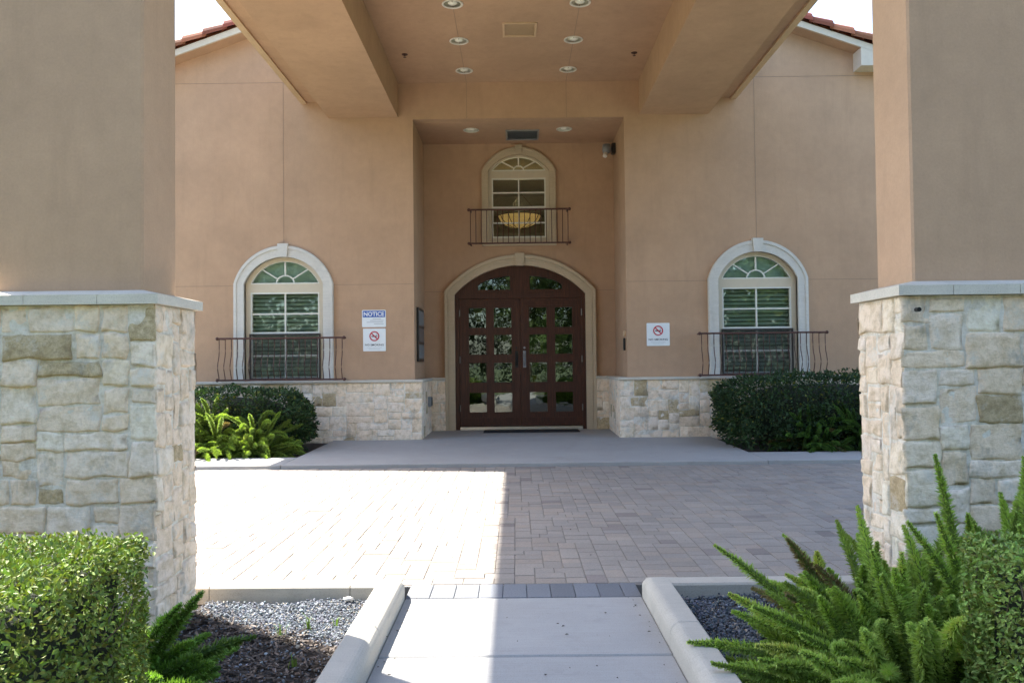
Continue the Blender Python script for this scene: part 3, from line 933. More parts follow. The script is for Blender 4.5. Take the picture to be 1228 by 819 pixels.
# fixed frame with the fan of two lights over the leaves
def px2x(px): return AX + (px - 624.8) * 0.0164
def px2z(py): return 1.4 + (435 - py) * 0.0164
yd = YB + 0.07
ZT = px2z(357.5); ZB = 0.165
tl = []
for sg in (-1, 1):
    xa, xb = AX + sg * 0.195, AX + sg * 0.83
    loop = [(xa, ZT + 0.17)]
    loop.append((xb, ZT + 0.17))
    for k in range(9):
        t = 1 - k / 8
        x = xa + (xb - xa) * t
        R = 1.72; zc = 3.315 - 1.743
        loop.append((x, ZT + 0.17 + 0.26 * math.sqrt(max(0, 1 - (abs(x - AX) / 0.86) ** 2)) + 0.02))
    tl.append(loop)
outer = arc_loop(AX, 1.285, 0.10, 2.75, 0.565, 40)
legs = rect(AX - 1.205, AX + 1.215, 0.1001, ZT - 0.005)
# frame: head piece + two jambs + threshold
mb = MB()
head = [(x, z) for (x, z) in arc_loop(AX, 1.285, ZT, 2.75, 0.565, 40)]
mb.plate([head] + tl, yd - 0.03, yd + 0.06, XZ)
mb.box(AX - 1.285, AX - 1.207, yd - 0.03, yd + 0.06, 0.09, ZT - 0.001); mb.box(AX + 1.217, AX + 1.285, yd - 0.03, yd + 0.06, 0.09, ZT - 0.001)
dfr = mb.build('door_frame', WOOD, bld)
for lp in tl:
    MB().plate([[(AX + (x - AX) * 1.0, z) for (x, z) in lp]], yd + 0.012, yd + 0.02, XZ).build('pane', DGLASS, dfr)
    # raised moulding round the light
    c = Vector((sum(p[0] for p in lp) / len(lp), sum(p[1] for p in lp) / len(lp)))
    big = [(c.x + (x - c.x) * 1.12, c.y + (z - c.y) * 1.22) for (x, z) in lp]
    MB().plate([big, lp], yd - 0.045, yd - 0.031, XZ).build('moulding', WOOD, dfr)
MB().cbox(AX - 1.20, AX + 1.21, yd - 0.09, yd + 0.08, 0.082, 0.155, 0.008).build('threshold', CHROME, dfr)
ROWS = [(392.6, 368.8), (424.8, 401.3), (458.4, 434.8), (494.0, 470.6)]
for (xa, xb, cols, hs) in ((551.6, 624.6, [(562.9, 583.6), (593.0, 614.2)], -1), (625.0, 698.9, [(635.5, 656.5), (666.6, 687.3)], 1)):
    xA, xB = px2x(xa), px2x(xb)
    panes = [rect(px2x(c0), px2x(c1), px2z(r0), px2z(r1)) for (c0, c1) in cols for (r0, r1) in ROWS]
    mb = MB(); mb.plate([rect(xA, xB, ZB, ZT - 0.006)] + panes, yd - 0.022, yd + 0.028, XZ)
    leaf = mb.build('door', WOOD, bld)
    leaf['label'] = 'left mahogany door leaf' if hs < 0 else 'right mahogany door leaf'
    for pnl in panes:
        MB().plate([pnl], yd + 0.004, yd + 0.010, XZ).build('pane', DGLASS, leaf)
    # sticking round each pane and a bolection rail at head and foot
    mb = MB()
    for (u0, v0), (u1, _), (_, v1), _ in panes:
        mb.plate([rect(u0 - 0.022, u1 + 0.022, v0 - 0.022, v1 + 0.022), rect(u0, u1, v0, v1)], yd - 0.034, yd - 0.023, XZ)
    mb.plate([rect(xA + 0.06, xB - 0.06, ZB + 0.07, px2z(497.5) - 0.05)], yd - 0.033, yd - 0.0225, XZ)
    mb.plate([rect(xA + 0.06, xB - 0.06, px2z(366), ZT - 0.06)], yd - 0.033, yd - 0.0225, XZ)
    mb.build('moulding', WOOD, leaf)
    hx = (xB - 0.075) if hs < 0 else (xA + 0.075)
    mb = MB()
    zc = px2z(430.5)
    mb.cbox(hx - 0.03, hx + 0.03, yd - 0.034, yd - 0.0225, zc - 0.17, zc + 0.16, 0.005)
    pts = [(hx, yd - 0.03, zc + 0.11)] + [(hx, yd - 0.03 - 0.06 * math.sin(PI * k / 8), zc + 0.11 - 0.24 * k / 8) for k in range(1, 8)] + [(hx, yd - 0.03, zc - 0.13)]
    mb.tube(pts, 0.012, 8)
    mb.lathe([(0.022, -0.034), (0.022, -0.045), (0.001, -0.046)], (hx, yd, zc + 0.22), 14, 'Y')
    mb.build('handle', BLACK if hs < 0 else GREYM, leaf)  # right pull greyed: light on a black handle put into its colour
    hxj = xA + 0.004 if hs < 0 else xB - 0.004
    for pz in (375, 431, 489):
        MB().lathe([(0.001, -0.065), (0.012, -0.065), (0.012, 0.065), (0.001, 0.065)], (hxj, yd - 0.035, px2z(pz)), 8).build('hinge', HINGE, leaf)
tag(MB().cbox(AX - 0.72, AX + 1.10, 15.72, 16.26, slab_z(16) + 0.001, slab_z(16) + 0.016, 0.004).build('doormat', MAT), 'black rubber mat lying in front of the arched double doors', 'doormat')

# ------------------------------------------------------------------ railings
def railing(xc, half, y, z0, z1, n, belly, label, r_b=0.0075):
    t = thing('balcony_railing', label, 'railing', (xc, y, z0), 'iron balcony railings under the arched windows')
    yw = y + 0.26
    mb = MB()
    mb.cbox(xc - half, xc + half, y - 0.018, y + 0.018, z1 - 0.032, z1, 0.006)
    for s in (-1, 1):
        mb.cbox(xc + s * (half - 0.018) - 0.016, xc + s * (half - 0.018) + 0.016, y + 0.0185, yw + 0.01, z1 - 0.031, z1 - 0.001, 0.005)
    mb.build('top_rail', IRON, t)
    mb = MB()
    mb.cbox(xc - half, xc + half, y - 0.016, y + 0.016, z0, z0 + 0.03, 0.006)
    for s in (-1, 1):
        mb.cbox(xc + s * (half - 0.018) - 0.014, xc + s * (half - 0.018) + 0.014, y + 0.0165, yw + 0.01, z0, z0 + 0.028, 0.005)
    mb.build('bottom_rail', IRON, t)
    for s in (-1, 1):
        for z in (z1 - 0.016, z0 + 0.015):
            MB().lathe([(0.001, -0.03), (0.02, -0.024), (0.03, 0), (0.02, 0.024), (0.001, 0.03)], (xc + s * (half + 0.012), y, z), 12).build('finial', IRON, t, smooth=True)
    for i in range(n):
        x = xc - half + 0.02 + (2 * half - 0.04) * i / (n - 1)
        pts = []
        for k in range(13):
            f = k / 12
            b = belly * (math.sin(PI * min(1, f / 0.62)) ** 1.6 if f < 0.62 else -0.08 * math.sin(PI * (f - 0.62) / 0.38))
            pts.append((x, y - b, z0 + 0.02 + (z1 - 0.04 - z0) * f))
        MB().tube(pts, r_b, 6, cap=False).build('baluster', IRON, t, smooth=True)
    return t
railing(AX - WX + 0.02, 1.085, 14.40, 1.135, 1.885, 21, 0.075, 'bellied iron railing under the arched window above the pale sunlit fern')
railing(AX + WX + 0.0, 1.085, 14.40, 1.135, 1.885, 21, 0.075, 'bellied iron railing under the arched window above the large dark hedge')
railing(AX + 0.0, 0.965, 16.10, 3.70, 4.385, 19, 0.0, 'straight iron railing across the small window over the doors')

# ------------------------------------------------------------------ canopy
cnp = thing('entrance_canopy', 'tan stucco canopy with deep beams and recessed lights over the drive', 'canopy', (AX, 9.3, 5.6))
YC0, YC1 = 3.9, YF - 0.003
BI, BO, EO = 2.14, 3.37, 3.86
for sg in (-1, 1):
    MB().box(AX + sg * BI, AX + sg * BO, YC0, YC1, 5.77, 6.70).build('beam', STUCCO, cnp)
    MB().box(AX + sg * (BO + 0.001), AX + sg * (EO - 0.10), YC0, YC1, 6.06, 6.2).build('soffit', STUCCO, cnp)
    mb = MB(); mb.box(AX + sg * (EO - 0.099), AX + sg * EO, YC0 - 0.3, YC1 - 0.002, 6.03, 6.45)
    mb.build('fascia', STUCCO_LIGHT, cnp)  # same stucco as the canopy, coloured lighter for light off the ground
    MB().box(AX + sg * (EO - 0.25), AX + sg * (EO - 0.02), YC0 - 0.28, YC1 - 0.02, 6.452, 6.90).build('parapet', STUCCO, cnp)
    MB().cbox(AX + sg * (EO - 0.28), AX + sg * (EO + 0.01), YC0 - 0.3, YC1 - 0.03, 6.901, 6.96, 0.01).build('coping', CAPM, cnp)
MB().box(AX - BI + 0.001, AX + BI - 0.001, YC0, YC0 + 1.05, 5.77, 6.7).build('beam', STUCCO, cnp)
MB().plate([rect(AX - BI + 0.002, AX + BI - 0.002, YC0 + 1.06, YC1)] + [circ(x, y, 0.125) for (x, y) in CN_LIGHTS], ZC, ZC + 0.04, XY).build('ceiling', STUCCO, cnp)
MB().box(AX - EO + 0.26, AX + EO - 0.26, YC0, YC1, 6.75, 6.85).build('roof', CONC, cnp)
mb = MB(); mb.box(AX - EO + 0.1, AX + EO - 0.1, YC0 - 0.29, YC0 - 0.05, 6.06, 6.899); mb.build('parapet', STUCCO, cnp)
for x in (-0.87, 0.90):
    joint(x - jw, x + jw, YC0 + 1.1, YC1, ZC - 0.003, ZC + 0.02, par=cnp)

# recessed lights
def ceiling_light(x, y, z, label):
    t = thing('ceiling_light', label, 'ceiling light', (x, y, z), 'round recessed lights in the entrance ceiling')
    MB().lathe([(0.124, 0.0), (0.148, -0.002), (0.150, -0.010), (0.138, -0.016), (0.120, -0.012), (0.118, 0.0)], (x, y, z), 28).build('trim_ring', WHITE, t, smooth=True)
    MB().lathe([(0.117, -0.004), (0.105, 0.07), (0.07, 0.13), (0.03, 0.14), (0.001, 0.14)], (x, y, z), 24).build('reflector', CHROME, t, smooth=True)
    MB().lathe([(0.03, 0.12), (0.035, 0.06), (0.062, 0.02), (0.066, 0.004), (0.05, -0.006), (0.001, -0.010)], (x, y, z), 20).build('bulb', BULB, t, smooth=True)
    return t
proto = ceiling_light(CN_LIGHTS[0][0], CN_LIGHTS[0][1], ZC, 'x')
names = []
for side, k0 in (('left', 0), ('right', 5)):
    for k, w in enumerate(('nearest the facade', 'second from the facade', 'third from the facade', 'fourth from the facade', 'fifth from the facade')):
        names.append((CN_LIGHTS[k0 + k], f'round recessed light in the canopy ceiling, {side} row, {w}'))
proto['label'] = names[0][1]
for (xy, lb) in names[1:]:
    if xy[1] < 11: continue
    copy_thing(proto, (xy[0], xy[1], ZC), lb)
copy_thing(proto, (*AL_LIGHTS[0], ZAL), 'round recessed light in the alcove ceiling, left of the dark vent')
copy_thing(proto, (*AL_LIGHTS[1], ZAL), 'round recessed light in the alcove ceiling, between the dark vent and the camera')
# cover the unseen light openings further out
for (x, y) in CN_LIGHTS:
    if y < 11: MB().box(x - 0.15, x + 0.15, y - 0.15, y + 0.15, ZC + 0.041, ZC + 0.05).build('cover_plate', STUCCO, cnp)

# vents
def vent(x0, x1, y0, y1, z, mat, label, slats):
    t = thing('ceiling_vent', label, 'vent', ((x0 + x1) / 2, (y0 + y1) / 2, z))
    MB().plate([rect(x0, x1, y0, y1), rect(x0 + 0.035, x1 - 0.035, y0 + 0.035, y1 - 0.035)], z - 0.018, z - 0.001, XY).build('frame', mat, t)
    mb = MB()
    for i in range(slats):
        y = y0 + 0.045 + (y1 - y0 - 0.09) * (i + 0.5) / slats
        mb.add([(x0 + 0.03, y - 0.014, z - 0.012), (x1 - 0.03, y - 0.014, z - 0.012), (x1 - 0.03, y + 0.012, z - 0.003), (x0 + 0.03, y + 0.012, z - 0.003)], [(0, 1, 2, 3)])
    mb.build('louvre', mat, t)
    MB().box(x0 + 0.03, x1 - 0.03, y0 + 0.03, y1 - 0.03, z - 0.0025, z - 0.0008).build('backing', mat, t)
    return t
vent(AX - 0.24, AX + 0.39, 15.42, 16.1, ZAL, GREYM, 'dark grey louvred vent in the alcove ceiling above the small window', 14)
vent(AX - 0.24, AX + 0.27, 12.1, 12.62, ZC, STUCCO_LIGHT, 'tan painted vent panel between the two rows of canopy lights', 8)
def sprinkler(x, y, z, label):
    t = thing('sprinkler', label, 'sprinkler', (x, y, z), 'ceiling sprinklers')
    MB().lathe([(0.001, -0.002), (0.05, -0.003), (0.045, -0.012), (0.015, -0.014), (0.012, -0.03), (0.001, -0.03)], (x, y, z), 16).build('escutcheon', IRON, t)
    MB().lathe([(0.001, -0.048), (0.026, -0.05), (0.026, -0.053), (0.001, -0.054)], (x, y, z), 12).build('deflector', IRON, t)
sprinkler(1.92, 13.35, ZC, 'small dark sprinkler head in the canopy ceiling near the right beam')
sprinkler(-1.78, 13.3, ZC, 'small dark sprinkler head in the canopy ceiling near the left beam')

# ------------------------------------------------------------------ small things on the walls
def text_mesh(mb, txt, xc, zc, h, y, wmax=None, bold=0.0):
    cu = bpy.data.curves.new('txt', 'FONT'); cu.body = txt; cu.size = 1.0; cu.align_x = 'CENTER'; cu.resolution_u = 3
    cu.offset = bold
    o = bpy.data.objects.new('txt', cu); C.objects.link(o)
    bpy.context.view_layer.update()
    me = bpy.data.meshes.new_from_object(o.evaluated_get(bpy.context.evaluated_depsgraph_get()))
    V = np.array([v.co[:] for v in me.vertices]); F = [tuple(p.vertices) for p in me.polygons]
    bpy.data.objects.remove(o); bpy.data.curves.remove(cu); bpy.data.meshes.remove(me)
    w = V[:, 0].max() - V[:, 0].min(); hh = V[:, 1].max() - V[:, 1].min()
    sz = h / hh; sx = sz if not wmax else min(sz * 1.25, wmax / w)
    cx = (V[:, 0].max() + V[:, 0].min()) / 2; cy = (V[:, 1].max() + V[:, 1].min()) / 2
    mb.add([(xc + (v[0] - cx) * sx, y, zc + (v[1] - cy) * sz) for v in V], F)
def round_rect(x0, x1, z0, z1, r, n=5):
    pts = []
    for (cx, cz, a0) in ((x1 - r, z0 + r, -PI / 2), (x1 - r, z1 - r, 0), (x0 + r, z1 - r, PI / 2), (x0 + r, z0 + r, PI)):
        for k in range(n + 1):
            a = a0 + PI / 2 * k / n; pts.append((cx + r * math.cos(a), cz + r * math.sin(a)))
    return pts
def nosmoke(x0, x1, z0, z1, label):
    t = thing('no_smoking_sign', label, 'sign', ((x0 + x1) / 2, YF, z0), 'no smoking signs on the facade')
    y = YF - 0.006
    MB().plate([round_rect(x0, x1, z0, z1, 0.012)], y, YF - 0.0005, XZ).build('panel', SIGNW, t)
    xc = (x0 + x1) / 2; zc = z1 - 0.135; R = 0.088
    mb = MB(); mb.plate([circ(xc, zc, R, 32), circ(xc, zc, R - 0.02, 32)], y - 0.0042, y - 0.0012, XZ)
    a = math.radians(-45); d = Vector((math.cos(a), math.sin(a))); n = Vector((-d.y, d.x)) * 0.010
    q = [(xc + d.x * s * (R - 0.012) + n.x * k, zc + d.y * s * (R - 0.012) + n.y * k) for s, k in ((-1, 1), (1, 1), (1, -1), (-1, -1))]
    mb.plate([q], y - 0.0038, y - 0.0014, XZ); mb.build('prohibition_ring', SIGNR, t)
    mb = MB(); mb.plate([rect(xc - 0.052, xc + 0.036, zc - 0.012, zc + 0.006)], y - 0.003, y - 0.001, XZ); mb.plate([rect(xc + 0.040, xc + 0.052, zc - 0.012, zc + 0.006)], y - 0.003, y - 0.001, XZ)
    mb.tube([(xc + 0.046, y - 0.002, zc + 0.010), (xc + 0.030, y - 0.002, zc + 0.022), (xc + 0.046, y - 0.002, zc + 0.034), (xc + 0.034, y - 0.002, zc + 0.046)], 0.003, 5)
    mb.build('cigarette', SIGNK, t)
    mb = MB(); text_mesh(mb, 'NO SMOKING', xc, z0 + 0.112, 0.034, y - 0.0015, x1 - x0 - 0.07, 0.012); mb.build('lettering', SIGNK, t)
    mb = MB()
    for k, w in enumerate((0.26, 0.2)):
        mb.plate([rect(xc - w / 2, xc + w / 2, z0 + 0.062 - k * 0.024, z0 + 0.066 - k * 0.024)], y - 0.002, y - 0.001, XZ)
    mb.build('fine_print', SIGNG, t)
S = 0.0147
nosmoke(-2.735, -2.335, 1.63, 2.03, 'no smoking sign hanging below the blue NOTICE sign')
nosmoke(2.265, 2.670, 1.67, 2.072, 'no smoking sign alone on the wall beside the right window')
t = thing('notice_sign', 'white sign with a blue NOTICE header above a no smoking sign', 'sign', (-2.54, YF, 2.055))
x0, x1, z0, z1 = -2.752, -2.330, 2.055, 2.357; y = YF - 0.006
MB().plate([round_rect(x0, x1, z0, z1, 0.018)], y, YF - 0.0005, XZ).build('panel', SIGNW, t)
MB().plate([round_rect(x0 + 0.014, x1 - 0.014, z1 - 0.128, z1 - 0.014, 0.010)], y - 0.003, y - 0.001, XZ).build('header', SIGNB, t)
mb = MB(); text_mesh(mb, 'NOTICE', (x0 + x1) / 2, z1 - 0.071, 0.074, y - 0.0045, 0.36, 0.03); mb.build('lettering', SIGNW, t)
mb = MB()
for k, (a, b) in enumerate(((-0.02, 0.12), (-0.07, 0.17), (-0.13, 0.16), (0.0, 0.17))):
    zc = z1 - 0.155 - k * 0.030
    xc = (x0 + x1) / 2
    mb.plate([rect(xc + a, xc + b, zc - 0.005, zc + 0.004)], y - 0.002, y - 0.001, XZ)
mb.build('fine_print', SIGNG, t)

# directory board on the left return of the alcove
t = thing('directory_board', 'dark three panel notice board on the shaded alcove wall left of the doors', 'notice board', (ALX0, 15.45, 1.45))
xw = ALX0
MB().cbox(xw + 0.0005, xw + 0.04, 15.02, 15.88, 1.44, 2.42, 0.006).build('frame', BLACK, t)
MB().box(xw + 0.041, xw + 0.046, 15.08, 15.82, 2.10, 2.37).build('panel', GREYM, t)
MB().box(xw + 0.041, xw + 0.046, 15.08, 15.82, 1.80, 2.05).build('panel', m_plain('panel_blue_grey', (0.10, 0.12, 0.14), 0.3), t)
MB().box(xw + 0.041, xw + 0.046, 15.08, 15.82, 1.49, 1.75).build('panel', GREYM, t)
# outlet box on the stone return
t = thing('outlet_box', 'small grey electrical box on the stone return left of the doors', 'outlet', (-1.70, 15.7, 0.62))
MB().cbox(-1.70, -1.635, 15.62, 15.78, 0.60, 0.78, 0.008).build('housing', GREYM, t)
MB().cbox(-1.634, -1.622, 15.63, 15.77, 0.61, 0.77, 0.004).build('cover', BLACK, t)
# card reader on the right return
t = thing('card_reader', 'black card reader with a pale box above it on the right alcove corner', 'card reader', (ALX1, 15.0, 1.6))
MB().cbox(ALX1 - 0.035, ALX1 - 0.0005, 14.90, 15.02, 1.60, 1.82, 0.008).build('reader', BLACK, t)
MB().cbox(ALX1 - 0.03, ALX1 - 0.0005, 14.88, 15.04, 1.85, 1.95, 0.008).build('junction_box', STUCCO_LIGHT, t)
# security camera high in the right corner
t = thing('security_camera', 'small security camera with a white lens under the ceiling in the right alcove corner', 'camera', (1.80, 16.0, 5.2))
MB().cbox(1.84, ALX1 - 0.0005, 15.92, 16.08, 5.40, 5.60, 0.012).build('bracket', BLACK, t)
mb = MB(); mb.tube([(1.86, 16.0, 5.5), (1.78, 15.97, 5.5)], 0.03, 10); mb.lathe([(0.001, 0.12), (0.075, 0.11), (0.085, 0.0), (0.07, -0.05), (0.001, -0.06)], (1.745, 15.95, 5.46), 18); mb.build('housing', GREYM, t, smooth=True)
MB().tube([(1.72, 15.92, 5.40), (1.705, 15.88, 5.33)], [0.035, 0.045], 12).build('lens_hood', WHITE, t)

# pendant lamp in the lobby
t = thing('pendant_lamp', 'glowing amber bowl lamp hanging behind the small upper window', 'lamp', (0.07, 18.0, 4.2))
MB().lathe([(0.001, 0.0), (0.14, 0.015), (0.30, 0.075), (0.41, 0.17), (0.46, 0.27), (0.445, 0.285)], (0.07, 18.0, 4.30), 32).build('bowl', LAMP, t, smooth=True)
mb = MB()
for k in range(12):
    a = 2 * PI * k / 12
    mb.tube([(0.07 + r * math.cos(a), 18.0 + r * math.sin(a), 4.30 + h) for (r, h) in ((0.05, -0.005), (0.15, 0.008), (0.31, 0.07), (0.42, 0.165), (0.47, 0.27))], 0.008, 5)
mb.tube([(0.07 + 0.47 * math.cos(2 * PI * k / 32), 18.0 + 0.47 * math.sin(2 * PI * k / 32), 4.57) for k in range(33)], 0.012, 5)
for k in range(3):
    a = 2 * PI * k / 3
    mb.tube([(0.07 + 0.46 * math.cos(a), 18 + 0.46 * math.sin(a), 4.57), (0.07, 18, 5.1)], 0.006, 5)
mb.tube([(0.07, 18, 5.08), (0.07, 18, 5.575)], 0.012, 6)
mb.build('frame', BRONZE, t)
pl_ = bpy.data.lights.new('lamp_light', 'POINT'); pl_.energy = 2.5; pl_.color = (1.0, 0.72, 0.38); pl_.shadow_soft_size = 0.15
plo = bpy.data.objects.new('lamp_light', pl_); C.objects.link(plo); plo.location = (0, 0, 0.6); plo.parent = t

# ------------------------------------------------------------------ plants
def leaf_cloud(P, Nrm, size, cols, spread=0.9, aspect=0.55, cup=0.25):
    """P points (n,3), Nrm outward normals; returns verts, quads, colours of pointed leaves"""
    n = len(P)
    d = Nrm + rng.normal(0, spread, (n, 3)); d /= np.linalg.norm(d, axis=1)[:, None] + 1e-9
    up = Nrm * 0.6 + rng.normal(0, 0.7, (n, 3)) + np.array([0, 0, 0.4])
    s = np.cross(d, up); s /= np.linalg.norm(s, axis=1)[:, None] + 1e-9
    nn = np.cross(s, d)
    L = size * rng.uniform(0.6, 1.3, n)[:, None]; W = L * aspect * 0.5
    V = np.empty((n, 6, 3))
    V[:, 0] = P; V[:, 1] = P + d * L * 0.45 + s * W + nn * W * cup * 2; V[:, 2] = P + d * L * 0.85 + s * W * 0.5 + nn * W * cup
    V[:, 3] = P + d * L; V[:, 4] = P + d * L * 0.85 - s * W * 0.5 + nn * W * cup; V[:, 5] = P + d * L * 0.45 - s * W + nn * W * cup * 2
    b = np.arange(n)[:, None] * 6
    F = np.concatenate([b + np.array([[0, 1, 2, 3]]), b + np.array([[0, 3, 4, 5]])])
    return V.reshape(-1, 3), F, np.repeat(cols, 6, 0)
def vnoise(P, s, o=0.0):
    return np.array([noise.noise(Vector((p[0] * s + o, p[1] * s, p[2] * s))) for p in P])
def leaf_cols(n, base, var=0.22, yellow=0.12, ycol=(0.16, 0.17, 0.03)):
    c = np.array(base)[None] * rng.lognormal(0, var, (n, 1)) * rng.normal(1, 0.06, (n, 3))
    m = rng.random(n) < yellow
    c[m] = np.array(ycol) * rng.uniform(0.7, 1.2, (m.sum(), 1))
    return np.clip(c, 0.004, 0.6)

def box_hedge(name, x0, x1, y0, y1, z0, z1, n, size, base, label, faces, group=None):
    t = thing(name, label, 'hedge', ((x0 + x1) / 2, (y0 + y1) / 2, z0), group)
    pts = []; nr = []
    dims = {'top': (x1 - x0) * (y1 - y0), 'left': (y1 - y0) * (z1 - z0), 'right': (y1 - y0) * (z1 - z0), 'front': (x1 - x0) * (z1 - z0), 'back': (x1 - x0) * (z1 - z0)}
    tot = sum(dims[f] for f in faces)
    for f in faces:
        m = int(n * dims[f] / tot)
        a, b = rng.random(m), rng.random(m)
        if f == 'top': p = np.stack([x0 + (x1 - x0) * a, y0 + (y1 - y0) * b, np.full(m, z1)], 1); q = (0, 0, 1)
        elif f in ('left', 'right'): p = np.stack([np.full(m, x0 if f == 'left' else x1), y0 + (y1 - y0) * a, z0 + (z1 - z0) * b], 1); q = (-1 if f == 'left' else 1, 0, 0)
        else: p = np.stack([x0 + (x1 - x0) * a, np.full(m, y0 if f == 'front' else y1), z0 + (z1 - z0) * b], 1); q = (0, -1 if f == 'front' else 1, 0)
        pts.append(p); nr.append(np.tile(q, (m, 1)).astype(float))
    P = np.concatenate(pts); Q = np.concatenate(nr)
    # round the edges a little, uneven surface, gaps
    c = np.array([(x0 + x1) / 2, (y0 + y1) / 2, (z0 + z1) / 2]); hd = np.array([(x1 - x0) / 2, (y1 - y0) / 2, (z1 - z0) / 2])
    rel = (P - c) / hd
    ex = np.sort(np.abs(rel), 1)[:, 1]
    P = P - Q * (0.05 * np.clip((ex - 0.86) / 0.14, 0, 1) ** 2)[:, None]
    bump = vnoise(P, 6) * 0.028 + vnoise(P, 17, 4) * 0.016
    dep = np.abs(rng.normal(0, 1, len(P))) * 0.035
    gap = vnoise(P, 7.5, 9)
    keep = (gap > -0.34) | (rng.random(len(P)) < 0.35)
    P = P + Q * (bump - dep)[:, None]
    P, Q = P[keep], Q[keep]
    tip = vnoise(P, 9, 2)
    cols = leaf_cols(len(P), base) * (1 + 0.25 * tip)[:, None]
    fol = leaf_cloud(P, Q, size, np.clip(cols, 0.004, 0.6), 1.5)
    # woody inside: core and twigs
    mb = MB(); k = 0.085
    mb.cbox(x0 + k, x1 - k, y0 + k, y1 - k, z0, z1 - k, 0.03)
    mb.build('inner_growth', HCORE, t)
    mb = MB()
    for i in range(110):
        f = random.choice(faces)
        x = random.uniform(x0 + 0.05, x1 - 0.05); y = random.uniform(y0 + 0.05, y1 - 0.05); z = random.uniform(z0 + 0.1, z1 - 0.12)
        if f == 'left': x = x0 + 0.02
        if f == 'right': x = x1 - 0.02
        if f == 'front': y = y0 + 0.02
        p = Vector((x, y, z)); d = Vector((random.gauss(0, 0.5), random.gauss(0, 0.5), 1)).normalized()
        mb.tube([p, p + d * 0.08 + Vector((random.gauss(0, 0.01), random.gauss(0, 0.01), 0)), p + d * random.uniform(0.12, 0.2)], [0.003, 0.002, 0.0012], 4, cap=False, col=(0.10, 0.075, 0.05))
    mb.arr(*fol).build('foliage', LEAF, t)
    return t
box_hedge('hedge', -3.3, -1.38, 1.3, 3.08, -0.06, 0.798, 76000, 0.0215, (0.150, 0.215, 0.04), 'clipped hedge with a sunlit yellow green top before the left pillar', ['top', 'right', 'back', 'front'])
box_hedge('hedge', 1.55, 3.3, 1.3, 3.10, -0.05, 0.765, 80000, 0.0205, (0.20, 0.29, 0.065), 'shaded clipped hedge beside the large foxtail fern', ['top', 'left', 'back', 'front'])

def shrub(xc, yc, z0, rx, ry, h, n, size, base, label, name='shrub'):
    t = thing(name, label, 'shrub', (xc, yc, z0))
    u = rng.normal(0, 1, (n, 3)); u[:, 2] = np.abs(u[:, 2]) * 0.9 - 0.5
    u /= np.linalg.norm(u, axis=1)[:, None]
    pw = 0.78
    sgn = np.sign(u) * np.abs(u) ** pw
    P0 = sgn * np.array([rx, ry, h * 0.55]) / np.max(np.abs(sgn), axis=1)[:, None] ** 0.35
    P0 = P0 + np.array([xc, yc, z0 + h * 0.45])
    f = 1 + 0.13 * vnoise(P0, 2.6, 3) + 0.10 * vnoise(P0, 6.5) - np.abs(rng.normal(0, 0.07, n))
    ctr = np.array([xc, yc, z0 + h * 0.45])
    P = ctr + (P0 - ctr) * f[:, None]
    P[:, 2] = np.maximum(P[:, 2], z0 + 0.02)
    keep = (vnoise(P0, 4.5, 8) > -0.3) | (rng.random(n) < 0.4)
    P, u = P[keep], u[keep]
    cols = leaf_cols(len(P), base, 0.3, 0.05) * (1 + 0.5 * vnoise(P, 5, 1))[:, None]
    MB().arr(*leaf_cloud(P, u, size, np.clip(cols, 0.003, 0.5), 0.8)).build('foliage', LEAF, t)
    mb = MB()
    vs = []; fs = []; nu, nv = 16, 8
    for j in range(nv + 1):
        for i in range(nu):
            a = 2 * PI * i / nu; b = PI * j / nv
            vs.append((xc + rx * 0.80 * math.cos(a) * math.sin(b) ** 0.6, yc + ry * 0.80 * math.sin(a) * math.sin(b) ** 0.6, z0 + h * 0.42 + h * 0.44 * math.cos(b)))
    for j in range(nv):
        for i in range(nu): fs.append((j * nu + i, j * nu + (i + 1) % nu, (j + 1) * nu + (i + 1) % nu, (j + 1) * nu + i))
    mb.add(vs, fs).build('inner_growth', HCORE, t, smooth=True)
    return t
shrub(-4.75, 13.6, 0.02, 1.34, 0.80, 1.02, 20000, 0.055, (0.036, 0.070, 0.022), 'dark leafy bush behind the pale ferns under the left arched window')
shrub(4.85, 13.45, 0.02, 1.66, 1.0, 1.16, 26000, 0.055, (0.034, 0.066, 0.022), 'large dark clipped bush under the right arched window')

